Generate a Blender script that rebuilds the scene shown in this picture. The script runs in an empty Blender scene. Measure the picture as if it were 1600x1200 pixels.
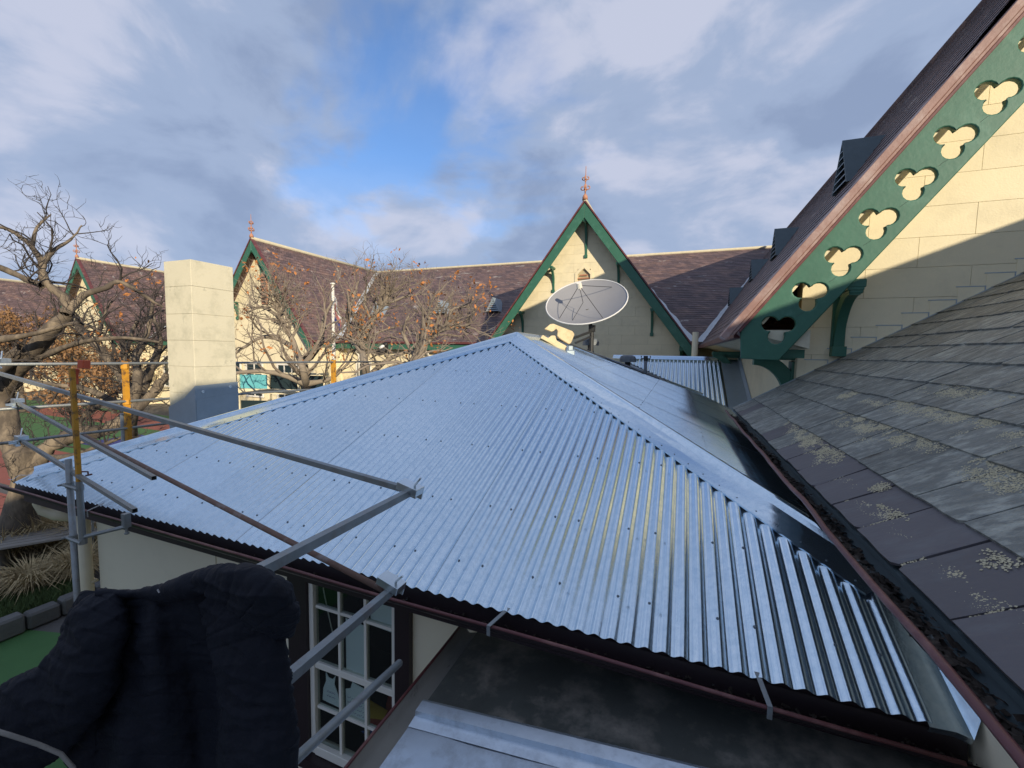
import bpy, bmesh, math, random
from mathutils import Vector, Matrix, noise as mnoise
from math import radians, sin, cos, pi, sqrt
D = bpy.data; S = bpy.context.scene; COL = S.collection
rnd = random.Random(11)

# ------------------------------------------------------------------ camera
YAW, PIT, ROL, FPX = radians(-21.44), radians(4.43), radians(-1.03), 656.0
fw = Vector((sin(YAW)*cos(PIT), cos(YAW)*cos(PIT), -sin(PIT)))
r0 = Vector((cos(YAW), -sin(YAW), 0)); u0 = r0.cross(fw)
RT = r0*cos(ROL) - u0*sin(ROL); UP = r0*sin(ROL) + u0*cos(ROL)
cam = D.objects.new('camera', D.cameras.new('camera')); COL.objects.link(cam)
cam.data.sensor_width = 36; cam.data.lens = FPX/1600*36
cam.data.clip_start = 0.05; cam.data.clip_end = 2000
cam.matrix_world = Matrix((( RT.x, UP.x, -fw.x, 0), (RT.y, UP.y, -fw.y, 0), (RT.z, UP.z, -fw.z, 0), (0, 0, 0, 1)))
S.camera = cam
def ray(u, v): return RT*((u-800)/FPX) + UP*((600-v)/FPX) + fw
def W(u, v, d): return ray(u, v)*d
def onY(u, v, Y):
    d = ray(u, v); return d*(Y/d.y)
def onX(u, v, X):
    d = ray(u, v); return d*(X/d.x)
def onZ(u, v, Z):
    d = ray(u, v); return d*(Z/d.z)

# ------------------------------------------------------------------ light
SUN = Vector((1.0, -0.95, 0.41)).normalized()
elev = math.asin(SUN.z); azim = math.atan2(SUN.x, SUN.y)
wd = D.worlds.new('World'); S.world = wd; wd.use_nodes = True
nt = wd.node_tree; nt.nodes.clear()
def N(t, typ, **k):
    n = t.nodes.new(typ)
    for a, b in k.items(): setattr(n, a, b)
    return n
out = N(nt, 'ShaderNodeOutputWorld'); bg = N(nt, 'ShaderNodeBackground'); bg.inputs[1].default_value = 0.13
sky = N(nt, 'ShaderNodeTexSky', sky_type='NISHITA'); sky.sun_disc = False
sky.sun_elevation = elev; sky.sun_rotation = azim; sky.air_density = 1.0; sky.dust_density = 0.6; sky.ozone_density = 1.5
tc = N(nt, 'ShaderNodeTexCoord'); sep = N(nt, 'ShaderNodeSeparateXYZ'); nt.links.new(tc.outputs['Generated'], sep.inputs[0])
def M(t, op, a, b=None, c=None, clamp=False):
    n = N(t, 'ShaderNodeMath', operation=op); n.use_clamp = clamp
    for i, x in enumerate((a, b, c)):
        if x is None: continue
        if isinstance(x, (int, float)): n.inputs[i].default_value = x
        else: t.links.new(x, n.inputs[i])
    return n.outputs[0]
zz = M(nt, 'ADD', M(nt, 'ABSOLUTE', sep.outputs[2]), 0.34)
cx = M(nt, 'DIVIDE', sep.outputs[0], zz); cy = M(nt, 'DIVIDE', sep.outputs[1], zz)
cmb = N(nt, 'ShaderNodeMapping'); nt.links.new(tc.outputs['Generated'], cmb.inputs[0]); cmb.inputs[3].default_value = (1, 1, 1.9)
def sky_noise(scale, detail, rough, loc, stretch=(1, 1, 1), rot=0, dist=0.0):
    mp = N(nt, 'ShaderNodeMapping'); mp.inputs[1].default_value = loc; mp.inputs[3].default_value = stretch; mp.inputs[2].default_value = (0, 0, rot)
    nt.links.new(cmb.outputs[0], mp.inputs[0])
    n = N(nt, 'ShaderNodeTexNoise'); n.inputs['Scale'].default_value = scale; n.inputs['Detail'].default_value = detail
    n.inputs['Roughness'].default_value = rough; n.inputs['Distortion'].default_value = dist
    nt.links.new(mp.outputs[0], n.inputs[0]); return n.outputs['Fac']
CL = (11, 3, 7)
n1 = sky_noise(1.55, 7, 0.52, CL, (1, 1, 1), -0.08, 0.35)
n2 = sky_noise(3.4, 8, 0.54, (7.7, 1.2, 0), (1, 1, 1), 0.3, 0.25)
def ramp(t, val, pts, interp='EASE'):
    n = N(t, 'ShaderNodeValToRGB'); n.color_ramp.interpolation = interp
    e = n.color_ramp.elements
    while len(e) < len(pts): e.new(0.5)
    for i, (p, c) in enumerate(pts):
        e[i].position = p; e[i].color = (c, c, c, 1) if isinstance(c, (int, float)) else (*c, 1)
    t.links.new(val, n.inputs[0]); return n.outputs[0]
mask0 = ramp(nt, n1, [(0.36, 0.10), (0.49, 0.96)])
hz = ramp(nt, sep.outputs[2], [(0.14, 0.95), (0.46, 0.0)])
mask = M(nt, 'MAXIMUM', mask0, hz)
ccol = ramp(nt, n2, [(0.36, (1.45, 1.85, 2.75)), (0.50, (1.9, 2.35, 3.3)), (0.64, (2.95, 3.15, 3.9))])
mix = N(nt, 'ShaderNodeMix', data_type='RGBA'); nt.links.new(mask, mix.inputs[0]); nt.links.new(ccol, mix.inputs[7])
tint = N(nt, 'ShaderNodeMix', data_type='RGBA', blend_type='MULTIPLY'); tint.inputs[0].default_value = 1
nt.links.new(sky.outputs[0], tint.inputs[6]); tint.inputs[7].default_value = (0.58, 0.78, 1.06, 1)
nt.links.new(tint.outputs[2], mix.inputs[6])
nt.links.new(mix.outputs[2], bg.inputs[0]); nt.links.new(bg.outputs[0], out.inputs[0])
sl = D.lights.new('sun', 'SUN'); sl.energy = 3.7; sl.angle = radians(0.5); sl.color = (1.0, 0.87, 0.66)
sun = D.objects.new('sun', sl); COL.objects.link(sun); sun.rotation_euler = SUN.to_track_quat('Z', 'Y').to_euler()
S.view_settings.view_transform = 'Standard'; S.view_settings.look = 'None'; S.view_settings.exposure = 0.58; S.view_settings.gamma = 1

# ------------------------------------------------------------------ materials
MATS = {}
def mat(name, col, rough=0.7, metal=0.0, var=0.15, vscale=3.0, bump=0.0, bscale=40.0, objrand=0.0, stretch=(1, 1, 1),
        col2=None, fac2=(0.5, 0.62), s2=2.0, detail2=8, spec=0.5, world=True, rough2=None, col3=None, fac3=(0.6, 0.66), s3=1.0):
    m = D.materials.new(name); m.use_nodes = True; t = m.node_tree; b = t.nodes['Principled BSDF']
    b.inputs['Roughness'].default_value = rough; b.inputs['Metallic'].default_value = metal; b.inputs['Specular IOR Level'].default_value = spec
    if world: src = N(t, 'ShaderNodeNewGeometry').outputs['Position']
    else: src = N(t, 'ShaderNodeTexCoord').outputs['Object']
    mp = N(t, 'ShaderNodeMapping'); mp.inputs[3].default_value = stretch; t.links.new(src, mp.inputs[0]); P = mp.outputs[0]
    n = N(t, 'ShaderNodeTexNoise'); n.inputs['Scale'].default_value = vscale; n.inputs['Detail'].default_value = 6; n.inputs['Roughness'].default_value = 0.62
    t.links.new(P, n.inputs[0])
    f = M(t, 'MULTIPLY_ADD', n.outputs['Fac'], 2*var, 1-var)
    if objrand:
        oi = N(t, 'ShaderNodeObjectInfo'); f = M(t, 'MULTIPLY', f, M(t, 'MULTIPLY_ADD', oi.outputs['Random'], 2*objrand, 1-objrand))
    hs = N(t, 'ShaderNodeVectorMath', operation='SCALE'); t.links.new(f, hs.inputs[3])
    c = N(t, 'ShaderNodeRGB'); c.outputs[0].default_value = (*col, 1); cur = c.outputs[0]
    for (cc, ff, sc) in ((col2, fac2, s2), (col3, fac3, s3)):
        if cc is None: continue
        n3 = N(t, 'ShaderNodeTexNoise'); n3.inputs['Scale'].default_value = sc; n3.inputs['Detail'].default_value = detail2; n3.inputs['Roughness'].default_value = 0.68
        t.links.new(P, n3.inputs[0]); mk = ramp(t, n3.outputs['Fac'], [(ff[0], 0), (ff[1], 1)], 'LINEAR')
        mx = N(t, 'ShaderNodeMix', data_type='RGBA'); t.links.new(mk, mx.inputs[0]); t.links.new(cur, mx.inputs[6]); mx.inputs[7].default_value = (*cc, 1); cur = mx.outputs[2]
        if rough2 is not None and cc is col2:
            t.links.new(M(t, 'MULTIPLY_ADD', mk, rough2-rough, rough), b.inputs['Roughness'])
    t.links.new(cur, hs.inputs[0]); t.links.new(hs.outputs[0], b.inputs['Base Color'])
    if bump:
        bn = N(t, 'ShaderNodeTexNoise'); bn.inputs['Scale'].default_value = bscale; bn.inputs['Detail'].default_value = 5; t.links.new(P, bn.inputs[0])
        bp = N(t, 'ShaderNodeBump'); bp.inputs['Strength'].default_value = bump; bp.inputs['Distance'].default_value = 0.02
        t.links.new(bn.outputs['Fac'], bp.inputs['Height']); t.links.new(bp.outputs[0], b.inputs['Normal'])
    MATS[name] = m; return m
mat('galvanised', (0.68, 0.80, 0.89), 0.19, 0.95, 0.09, 60, 0.035, 70, objrand=0.04, col2=(0.57, 0.71, 0.82), fac2=(0.42, 0.66), s2=22, rough2=0.25)
mat('screw_grey', (0.16, 0.19, 0.22), 0.5, 0.3)
mat('zinc_sheet', (0.58, 0.66, 0.74), 0.36, 0.85, 0.18, 6, 0.05, 14, col2=(0.34, 0.38, 0.42), fac2=(0.5, 0.75), s2=5, rough2=0.5)
mat('old_sheet', (0.095, 0.10, 0.09), 0.30, 0.2, 0.35, 5, 0.1, 30, col2=(0.28, 0.25, 0.21), fac2=(0.48, 0.7), s2=4, rough2=0.65)
mat('tube_steel', (0.27, 0.29, 0.29), 0.5, 0.6, 0.25, 12, 0.1, 80, col2=(0.24, 0.22, 0.20), fac2=(0.5, 0.7), s2=9)
mat('rusty_steel', (0.19, 0.115, 0.085), 0.7, 0.3, 0.25, 14, 0.15, 80, col2=(0.30, 0.26, 0.24), fac2=(0.52, 0.7), s2=10)
mat('bright_zinc', (0.62, 0.68, 0.70), 0.28, 0.9, 0.1, 20)
mat('yellow_paint', (0.55, 0.26, 0.02), 0.6, 0, 0.25, 12, col2=(0.18, 0.09, 0.03), fac2=(0.52, 0.62), s2=14)
mat('orange_paint', (0.62, 0.10, 0.03), 0.5)
mat('green_paint', (0.032, 0.125, 0.08), 0.5, 0, 0.22, 5, 0.09, 18, col2=(0.08, 0.19, 0.14), fac2=(0.55, 0.8), s2=2.5)
mat('maroon_paint', (0.115, 0.034, 0.034), 0.45, 0, 0.2, 6, 0.05, 30, col2=(0.22, 0.10, 0.085), fac2=(0.5, 0.7), s2=5)
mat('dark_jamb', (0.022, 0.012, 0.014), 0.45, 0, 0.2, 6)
mat('verge_paint', (0.27, 0.155, 0.13), 0.5, 0, 0.2, 6, 0.1, 30, col2=(0.40, 0.30, 0.27), fac2=(0.45, 0.7), s2=4)
mat('cream_render', (0.73, 0.64, 0.43), 0.75, 0, 0.10, 2.0, 0.14, 55, objrand=0.035, col2=(0.60, 0.53, 0.36), fac2=(0.5, 0.75), s2=1.5)
mat('cream_dirty', (0.62, 0.57, 0.42), 0.8, 0, 0.1, 3.0, 0.15, 50, col2=(0.46, 0.43, 0.31), fac2=(0.48, 0.72), s2=4, col3=(0.27, 0.26, 0.19), fac3=(0.62, 0.76), s3=6)
mat('house_wall', (0.74, 0.67, 0.50), 0.7, 0, 0.05, 2.0, 0.1, 60, col2=(0.66, 0.60, 0.45), fac2=(0.5, 0.8), s2=2)
mat('joint_dark', (0.42, 0.36, 0.23), 0.9)
mat('white_paint', (0.74, 0.71, 0.63), 0.5, 0, 0.08, 5)
mat('ridge_mortar', (0.46, 0.42, 0.31), 0.8, 0, 0.2, 6, 0.2, 30)
mat('terracotta', (0.42, 0.20, 0.12), 0.7, 0, 0.2, 8)
mat('far_slate', (0.118, 0.080, 0.080), 0.6, 0, 0.35, 4.0, 0.15, 20, stretch=(1, 2, 3), col2=(0.165, 0.105, 0.09), fac2=(0.45, 0.6), s2=0.8, col3=(0.30, 0.27, 0.25), fac3=(0.61, 0.64), s3=1.1)
mat('slate', (0.150, 0.155, 0.140), 0.55, 0, 0.38, 9, 0.55, 30, objrand=0.20, stretch=(1, 2.0, 1), col2=(0.32, 0.325, 0.28), fac2=(0.46, 0.64), s2=10, col3=(0.075, 0.068, 0.055), fac3=(0.58, 0.70), s3=5)
mat('slate_new', (0.095, 0.086, 0.092), 0.5, 0, 0.12, 5, 0.10, 30, objrand=0.07, stretch=(1, 2.0, 1), col2=(0.12, 0.12, 0.125), fac2=(0.5, 0.75), s2=5.5)
mat('lichen', (0.55, 0.49, 0.33), 0.95, 0, 0.35, 30, 0.3, 60)
mat('lead', (0.33, 0.39, 0.43), 0.5, 0.4, 0.15, 6, 0.1, 20)
mat('valley_metal', (0.55, 0.58, 0.60), 0.5, 0.2, 0.2, 5)
mat('gutter_grey', (0.085, 0.115, 0.125), 0.55, 0.2, 0.2, 8)
mat('debris', (0.035, 0.025, 0.018), 0.9, 0, 0.5, 30, 0.4, 60, col2=(0.15, 0.17, 0.17), fac2=(0.6, 0.66), s2=14)
mat('stone_gutter', (0.30, 0.285, 0.25), 0.75, 0, 0.25, 5, 0.1, 30, col2=(0.12, 0.10, 0.09), fac2=(0.6, 0.7), s2=6)
mat('timber', (0.62, 0.50, 0.30), 0.8, 0, 0.15, 8, 0.15, 40, col2=(0.48, 0.36, 0.20), fac2=(0.5, 0.7), s2=9)
mat('dish_grey', (0.25, 0.25, 0.262), 0.5, 0, 0.08, 3, 0.03, 20)
mat('dark_metal', (0.04, 0.042, 0.045), 0.5, 0.3, 0.1, 10)
mat('vent_grey', (0.16, 0.18, 0.20), 0.5, 0, 0.15, 10)
mat('bark', (0.085, 0.068, 0.052), 0.9, 0, 0.35, 6, 0.7, 14, stretch=(1, 1, 0.4), col2=(0.22, 0.175, 0.125), fac2=(0.45, 0.65), s2=4)
mat('twig_bark', (0.050, 0.042, 0.038), 0.9, 0, 0.3, 6)
mat('tan_twig', (0.22, 0.18, 0.14), 0.9, 0, 0.3, 6)
mat('pale_bark', (0.24, 0.20, 0.155), 0.9, 0, 0.3, 6, 0.5, 14)
mat('autumn_leaf', (0.42, 0.165, 0.045), 0.7, 0, 0.45, 3)
mat('brown_leaf', (0.24, 0.13, 0.055), 0.8, 0, 0.5, 1.2)
mat('straw_grass', (0.44, 0.34, 0.18), 0.85, 0, 0.4, 2.5)
mat('green_grass', (0.085, 0.13, 0.04), 0.85, 0, 0.4, 3)
mat('garden_soil', (0.08, 0.075, 0.045), 0.95, 0, 0.4, 2, 0.6, 8, col2=(0.09, 0.12, 0.04), fac2=(0.45, 0.6), s2=1.2)
mat('turf', (0.055, 0.15, 0.045), 0.9, 0, 0.2, 2, 0.2, 60)
mat('red_track', (0.28, 0.085, 0.06), 0.85, 0, 0.15, 2)
mat('blue_court', (0.04, 0.05, 0.22), 0.8)
mat('asphalt', (0.10, 0.095, 0.09), 0.9, 0, 0.2, 2, 0.2, 30)
mat('bluestone', (0.11, 0.11, 0.105), 0.85, 0, 0.3, 5, 0.5, 14, objrand=0.15)
mat('navy_cloth', (0.009, 0.0105, 0.0165), 0.75, 0, 0.25, 5, 0.5, 30, stretch=(1, 1, 1), spec=0.2)
mat('zip_metal', (0.5, 0.5, 0.5), 0.4, 0.8)
mat('paper', (0.80, 0.84, 0.86), 0.8, 0, 0.05, 4)
mat('ink', (0.20, 0.12, 0.30), 0.8)
mat('poster_red', (0.30, 0.05, 0.03), 0.7); mat('poster_blue', (0.03, 0.08, 0.28), 0.7); mat('poster_yellow', (0.5, 0.32, 0.03), 0.7)
mat('teal_panel', (0.12, 0.42, 0.46), 0.6, 0, 0.2, 3)
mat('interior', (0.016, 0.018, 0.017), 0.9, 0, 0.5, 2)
mat('plastic_cream', (0.62, 0.55, 0.38), 0.45)
mat('flag_white', (0.6, 0.6, 0.6), 0.8); mat('flag_red', (0.5, 0.16, 0.15), 0.8); mat('flag_blue', (0.04, 0.06, 0.25), 0.8)
mat('bird_black', (0.01, 0.01, 0.012), 0.6); mat('bird_white', (0.7, 0.7, 0.7), 0.7)
mat('wood_grey', (0.26, 0.24, 0.21), 0.8, 0, 0.2, 6, 0.1, 30)
def slate_rows(m):
    t = m.node_tree; b = t.nodes['Principled BSDF']; lk = b.inputs['Base Color'].links[0]; src = lk.from_socket
    g = N(t, 'ShaderNodeNewGeometry'); sp_ = N(t, 'ShaderNodeSeparateXYZ'); t.links.new(g.outputs['Position'], sp_.inputs[0])
    cb = N(t, 'ShaderNodeCombineXYZ'); t.links.new(M(t, 'ADD', sp_.outputs[0], sp_.outputs[1]), cb.inputs[0]); t.links.new(sp_.outputs[2], cb.inputs[1])
    br = N(t, 'ShaderNodeTexBrick'); br.inputs['Scale'].default_value = 1; br.inputs['Brick Width'].default_value = .30; br.inputs['Row Height'].default_value = .16; br.inputs['Mortar Size'].default_value = .008
    br.inputs['Color1'].default_value = (.72, .72, .75, 1); br.inputs['Color2'].default_value = (1.35, 1.3, 1.25, 1); br.inputs['Mortar'].default_value = (.4, .4, .4, 1)
    t.links.new(cb.outputs[0], br.inputs['Vector']); mx = N(t, 'ShaderNodeMix', data_type='RGBA', blend_type='MULTIPLY'); mx.inputs[0].default_value = 1
    t.links.new(src, mx.inputs[6]); t.links.new(br.outputs['Color'], mx.inputs[7]); t.links.new(mx.outputs[2], b.inputs['Base Color'])
slate_rows(MATS['far_slate'])
def glass_mat():
    m = D.materials.new('window_glass'); m.use_nodes = True; t = m.node_tree; t.nodes.clear()
    o = N(t, 'ShaderNodeOutputMaterial'); g = N(t, 'ShaderNodeBsdfGlossy'); g.inputs['Roughness'].default_value = 0.03; g.inputs[0].default_value = (0.8, 0.85, 0.85, 1)
    tr = N(t, 'ShaderNodeBsdfTransparent'); tr.inputs[0].default_value = (0.82, 0.86, 0.84, 1)
    fr = N(t, 'ShaderNodeLayerWeight'); fr.inputs[0].default_value = .5; mx = N(t, 'ShaderNodeMixShader')
    t.links.new(M(t, 'MULTIPLY_ADD', M(t, 'POWER', fr.outputs['Facing'], 4.0), .7, .05), mx.inputs[0]); t.links.new(tr.outputs[0], mx.inputs[1]); t.links.new(g.outputs[0], mx.inputs[2]); t.links.new(mx.outputs[0], o.inputs[0])
    MATS['window_glass'] = m
glass_mat()
mat('dark_glass', (0.02, 0.035, 0.04), 0.12, 0, 0.1, 1)

# ------------------------------------------------------------------ mesh helpers
class MB:
    def __init__(s): s.v = []; s.f = []
    def add(s, vs, fs):
        o = len(s.v); s.v += [tuple(p) for p in vs]; s.f += [tuple(i+o for i in f) for f in fs]
    def box(s, a, b, fr=None):
        x0, y0, z0 = a; x1, y1, z1 = b
        vs = [Vector(p) for p in ((x0, y0, z0), (x1, y0, z0), (x1, y1, z0), (x0, y1, z0), (x0, y0, z1), (x1, y0, z1), (x1, y1, z1), (x0, y1, z1))]
        if fr: vs = [fr @ p for p in vs]
        s.add(vs, [(0, 3, 2, 1), (4, 5, 6, 7), (0, 1, 5, 4), (1, 2, 6, 5), (2, 3, 7, 6), (3, 0, 4, 7)])
    def prism(s, poly, fr, t0, t1):
        """poly [(a,b)] in the frame's x/y, extruded along the frame's z from t0 to t1"""
        n = len(poly); vs = [fr @ Vector((a, b, t0)) for a, b in poly] + [fr @ Vector((a, b, t1)) for a, b in poly]
        s.add(vs, [tuple(range(n-1, -1, -1)), tuple(range(n, 2*n))] + [(i, (i+1) % n, (i+1) % n+n, i+n) for i in range(n)])
    def tube(s, pts, rad, seg=8, cap=True, square=False):
        pts = [Vector(p) for p in pts]; n = len(pts)
        if not hasattr(rad, '__len__'): rad = [rad]*n
        if square: seg = 4
        t = (pts[1]-pts[0]).normalized(); up = Vector((0, 0, 1)) if abs(t.z) < 0.9 else Vector((1, 0, 0))
        a = t.cross(up).normalized(); vs = []
        for i, p in enumerate(pts):
            t = (pts[min(i+1, n-1)]-pts[max(i-1, 0)]).normalized()
            a = (a-t*a.dot(t)).normalized(); b = t.cross(a)
            for k in range(seg):
                th = 2*pi*(k+(0.5 if square else 0))/seg
                vs.append(p+(a*cos(th)+b*sin(th))*rad[i]*(1.414 if square else 1))
        fs = [(i*seg+k, i*seg+(k+1) % seg, (i+1)*seg+(k+1) % seg, (i+1)*seg+k) for i in range(n-1) for k in range(seg)]
        if cap: fs += [tuple(range(seg-1, -1, -1)), tuple(range((n-1)*seg, n*seg))]
        s.add(vs, fs)
    def grid(s, rows):
        m = len(rows[0]); vs = [p for r in rows for p in r]
        s.add(vs, [(i*m+j, i*m+j+1, (i+1)*m+j+1, (i+1)*m+j) for i in range(len(rows)-1) for j in range(m-1)])
    def ball(s, c, r, sx=1, sy=1, sz=1, nu=8, nv=6):
        vs = []; c = Vector(c)
        for i in range(nv+1):
            th = pi*i/nv
            for j in range(nu):
                ph = 2*pi*j/nu; vs.append(c+Vector((r*sx*sin(th)*cos(ph), r*sy*sin(th)*sin(ph), r*sz*cos(th))))
        s.add(vs, [(i*nu+j, (i+1)*nu+j, (i+1)*nu+(j+1) % nu, i*nu+(j+1) % nu) for i in range(nv) for j in range(nu)])
    def quad(s, a, b, c, d): s.add([a, b, c, d], [(0, 1, 2, 3)])
def obj(name, mb, m, parent=None, label=None, cat=None, group=None, kind=None, smooth=False, bevel=0):
    me = D.meshes.new(name)
    if isinstance(mb, MB): me.from_pydata(mb.v, [], mb.f); me.update()
    else: me = mb
    if isinstance(mb, MB):
        b = bmesh.new(); b.from_mesh(me); bmesh.ops.recalc_face_normals(b, faces=b.faces) if name != 'foliage' else None; b.to_mesh(me); b.free()
    me.materials.clear(); me.materials.append(MATS[m] if isinstance(m, str) else m)
    if smooth: me.polygons.foreach_set('use_smooth', [True]*len(me.polygons))
    o = D.objects.new(name, me); COL.objects.link(o)
    if parent is not None:
        o.parent = parent; o.matrix_parent_inverse = parent.matrix_basis.inverted()
    tagp(o, label, cat, group, kind)
    if bevel:
        bv = o.modifiers.new('bevel', 'BEVEL'); bv.width = bevel; bv.segments = 1; bv.limit_method = 'ANGLE'
    return o
def tagp(o, label=None, cat=None, group=None, kind=None):
    if label: o['label'] = label
    if cat: o['category'] = cat
    if group: o['group'] = group
    if kind: o['kind'] = kind
def thing(name, label, cat, loc=(0, 0, 0), group=None):
    o = D.objects.new(name, None); COL.objects.link(o); o.location = loc; o.empty_display_size = 0.2
    tagp(o, label, cat, group); return o
def struct(name, mb, m, **k): return obj(name, mb, m, kind='structure', **k)
def frame(o, x, y, z): # columns
    x, y, z, o = Vector(x), Vector(y), Vector(z), Vector(o)
    return Matrix(((x.x, y.x, z.x, o.x), (x.y, y.y, z.y, o.y), (x.z, y.z, z.z, o.z), (0, 0, 0, 1)))
def clip(poly, conv):
    """Sutherland-Hodgman clip of poly by a counter-clockwise convex polygon"""
    outp = poly
    for i in range(len(conv)):
        ax, ay = conv[i]; bx, by = conv[(i+1) % len(conv)]; inp = outp; outp = []
        if not inp: return []
        def side(p): return (bx-ax)*(p[1]-ay)-(by-ay)*(p[0]-ax)
        for j in range(len(inp)):
            p, q = inp[j], inp[(j+1) % len(inp)]; sp, sq = side(p), side(q)
            if sp >= 0: outp.append(p)
            if (sp >= 0) != (sq >= 0):
                t = sp/(sp-sq); outp.append((p[0]+(q[0]-p[0])*t, p[1]+(q[1]-p[1])*t))
    res = []
    for p in outp:
        if not res or abs(p[0]-res[-1][0])+abs(p[1]-res[-1][1]) > 1e-5: res.append(p)
    return res
def area(p): return abs(sum(p[i][0]*p[(i+1) % len(p)][1]-p[(i+1) % len(p)][0]*p[i][1] for i in range(len(p))))/2
def block_wall(parent, conv, fr, bw, bh, m, x0, z0, thick=0.03, gap=0.004, name='block', holes=()):
    """rendered ashlar blocks as sub-parts laid in front of a backing"""
    xs = [p[0] for p in conv]; zs = [p[1] for p in conv]
    j = math.floor((min(zs)-z0)/bh)
    while z0+j*bh < max(zs):
        off = (0.5 if j % 2 else 0)*bw; i = math.floor((min(xs)-x0-off)/bw)
        while x0+off+i*bw < max(xs):
            a, b, c, d = x0+off+i*bw+gap, x0+off+(i+1)*bw-gap, z0+j*bh+gap, z0+(j+1)*bh-gap
            polys = [[(a, c), (b, c), (b, d), (a, d)]]
            for (hx0, hx1, hz0, hz1) in holes:
                nx = []
                for P in polys:
                    px = [p[0] for p in P]; pz = [p[1] for p in P]; A, B, C, E = min(px), max(px), min(pz), max(pz)
                    if B <= hx0 or A >= hx1 or E <= hz0 or C >= hz1: nx.append(P); continue
                    for (q0, q1, s0, s1) in ((A, hx0, C, E), (hx1, B, C, E), (max(A, hx0), min(B, hx1), C, hz0), (max(A, hx0), min(B, hx1), hz1, E)):
                        if q1-q0 > 0.01 and s1-s0 > 0.01: nx.append([(q0, s0), (q1, s0), (q1, s1), (q0, s1)])
                polys = nx
            for P in polys:
                P = clip(P, conv)
                if len(P) > 2 and area(P) > 0.002:
                    mb = MB(); mb.prism(P, fr, 0, thick+rnd.uniform(0, 0.0012)); obj(name, mb, m, parent, bevel=0.0015)
            i += 1
        j += 1

# ------------------------------------------------------------------ setting: ground
GZ = -4.3
g = MB(); g.add([(-600, -600, GZ-0.012), (600, -600, GZ-0.012), (600, 900, GZ-0.012), (-600, 900, GZ-0.012)], [(0, 1, 2, 3)]); struct('ground', g, 'asphalt')
def patch(name, pts, z, m):
    g = MB(); g.add([(x, y, z) for x, y in pts], [tuple(range(len(pts)))]); return struct(name, g, m)
patch('lawn', [(-9.6, -4), (-5.2, -4), (-5.2, 2.0), (-7.3, 3.4), (-10.2, 2.6)], GZ-0.008, 'turf')
patch('play_turf', [(-34, 6.5), (-14, 6.5), (-14, 16), (-52, 16), (-52, 3)], GZ-0.008, 'turf')
patch('running_track', [(-40, 6.0), (-15.5, 6.0), (-15.5, 8.8), (-40, 8.8)], GZ-0.004, 'red_track')
patch('running_track', [(-40, 13.0), (-15, 13.0), (-15, 15.4), (-40, 15.4)], GZ-0.004, 'red_track')
patch('running_track', [(-22, 4.2), (-14.2, 4.2), (-14.2, 5.6), (-22, 5.6)], GZ-0.004, 'red_track')
patch('ball_court', [(-24, 9.8), (-17.5, 9.8), (-17.5, 12.0), (-24, 12.0)], GZ-0.0, 'blue_court')

# ------------------------------------------------------------------ corrugated roofing
def corr_sheet(parent, O, U, V, nrm, u0, u1, top, bot, m='galvanised', pitch=0.080, amp=0.0110, lift=0.0, name='roof_sheet', seg=10):
    """O + U*u + V*v (V runs down the slope); top(u), bot(u) give v"""
    O, U, V, nrm = Vector(O), Vector(U), Vector(V), Vector(nrm); mb = MB()
    n = max(2, int(round((u1-u0)/pitch*seg))); A = []; B = []; kinks = []
    for i in range(n+1):
        u = u0+(u1-u0)*i/n; h = amp*cos(2*pi*u/pitch)+lift
        t, b = top(u), bot(u)
        if b < t+0.005: b = t+0.005
        p0 = O+U*u+V*t+nrm*h; p1 = O+U*u+V*b+nrm*h
        A.append((p0, p1)); B.append((p0-nrm*0.0025, p1-nrm*0.0025))
    k = 5; rows = [[a.lerp(b, j/k) for a, b in A] for j in range(k+1)]; rows2 = [[a.lerp(b, j/k) for a, b in B] for j in range(k+1)]
    mb.grid(rows); mb.grid([r[::-1] for r in rows2]); mb.grid([rows[-1], rows2[-1]]); mb.grid([rows2[0], rows[0]])
    o = obj(name, mb, m, parent, smooth=True)
    return o
def screws(parent, O, U, V, nrm, pts, lift, rs=1.0):
    mb = MB(); O, U, V, nrm = Vector(O), Vector(U), Vector(V), Vector(nrm)
    for u, v in pts:
        c = O+U*u+V*v+nrm*lift; vs = []
        for h, r in ((0, 0.008), (0.0025, 0.008), (0.003, 0.005), (0.008, 0.0045)):
            for k in range(6): vs.append(c+U*(r*cos(k*pi/3))+V*(r*sin(k*pi/3))+nrm*h)
        mb.add(vs, [(6*a+k, 6*a+(k+1) % 6, 6*a+6+(k+1) % 6, 6*a+6+k) for a in range(3) for k in range(6)]+[tuple(range(18, 24))])
    obj('roof_screws', mb, 'screw_grey', parent, kind='stuff')
EY, EZ, SL = 2.0, -1.40, 0.41
XL, XR, XA, YA, ZA, YB = -6.12, 1.71, -2.29, 6.0, 0.245, 7.75
cs = 1/sqrt(1+SL*SL)
house = thing('classroom_house', 'low cream house under a new corrugated galvanised hip roof, in front of the camera', 'house', (XA, 2.5, GZ))
roofp = obj('roof', (lambda m: (m.add([(XL+.1, EY+.1, EZ-.09), (1.07, EY+.1, EZ-.09), (1.07, 11.5, EZ-.09), (XL+.1, 11.5, EZ-.09), (XA, YA, ZA-.06), (XA, YB, ZA-.06)],
        [(0, 1, 4), (1, 2, 5, 4), (2, 3, 5), (3, 0, 4, 5)]), m)[1])(MB()), 'dark_metal', house)
XC = 1.085
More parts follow.
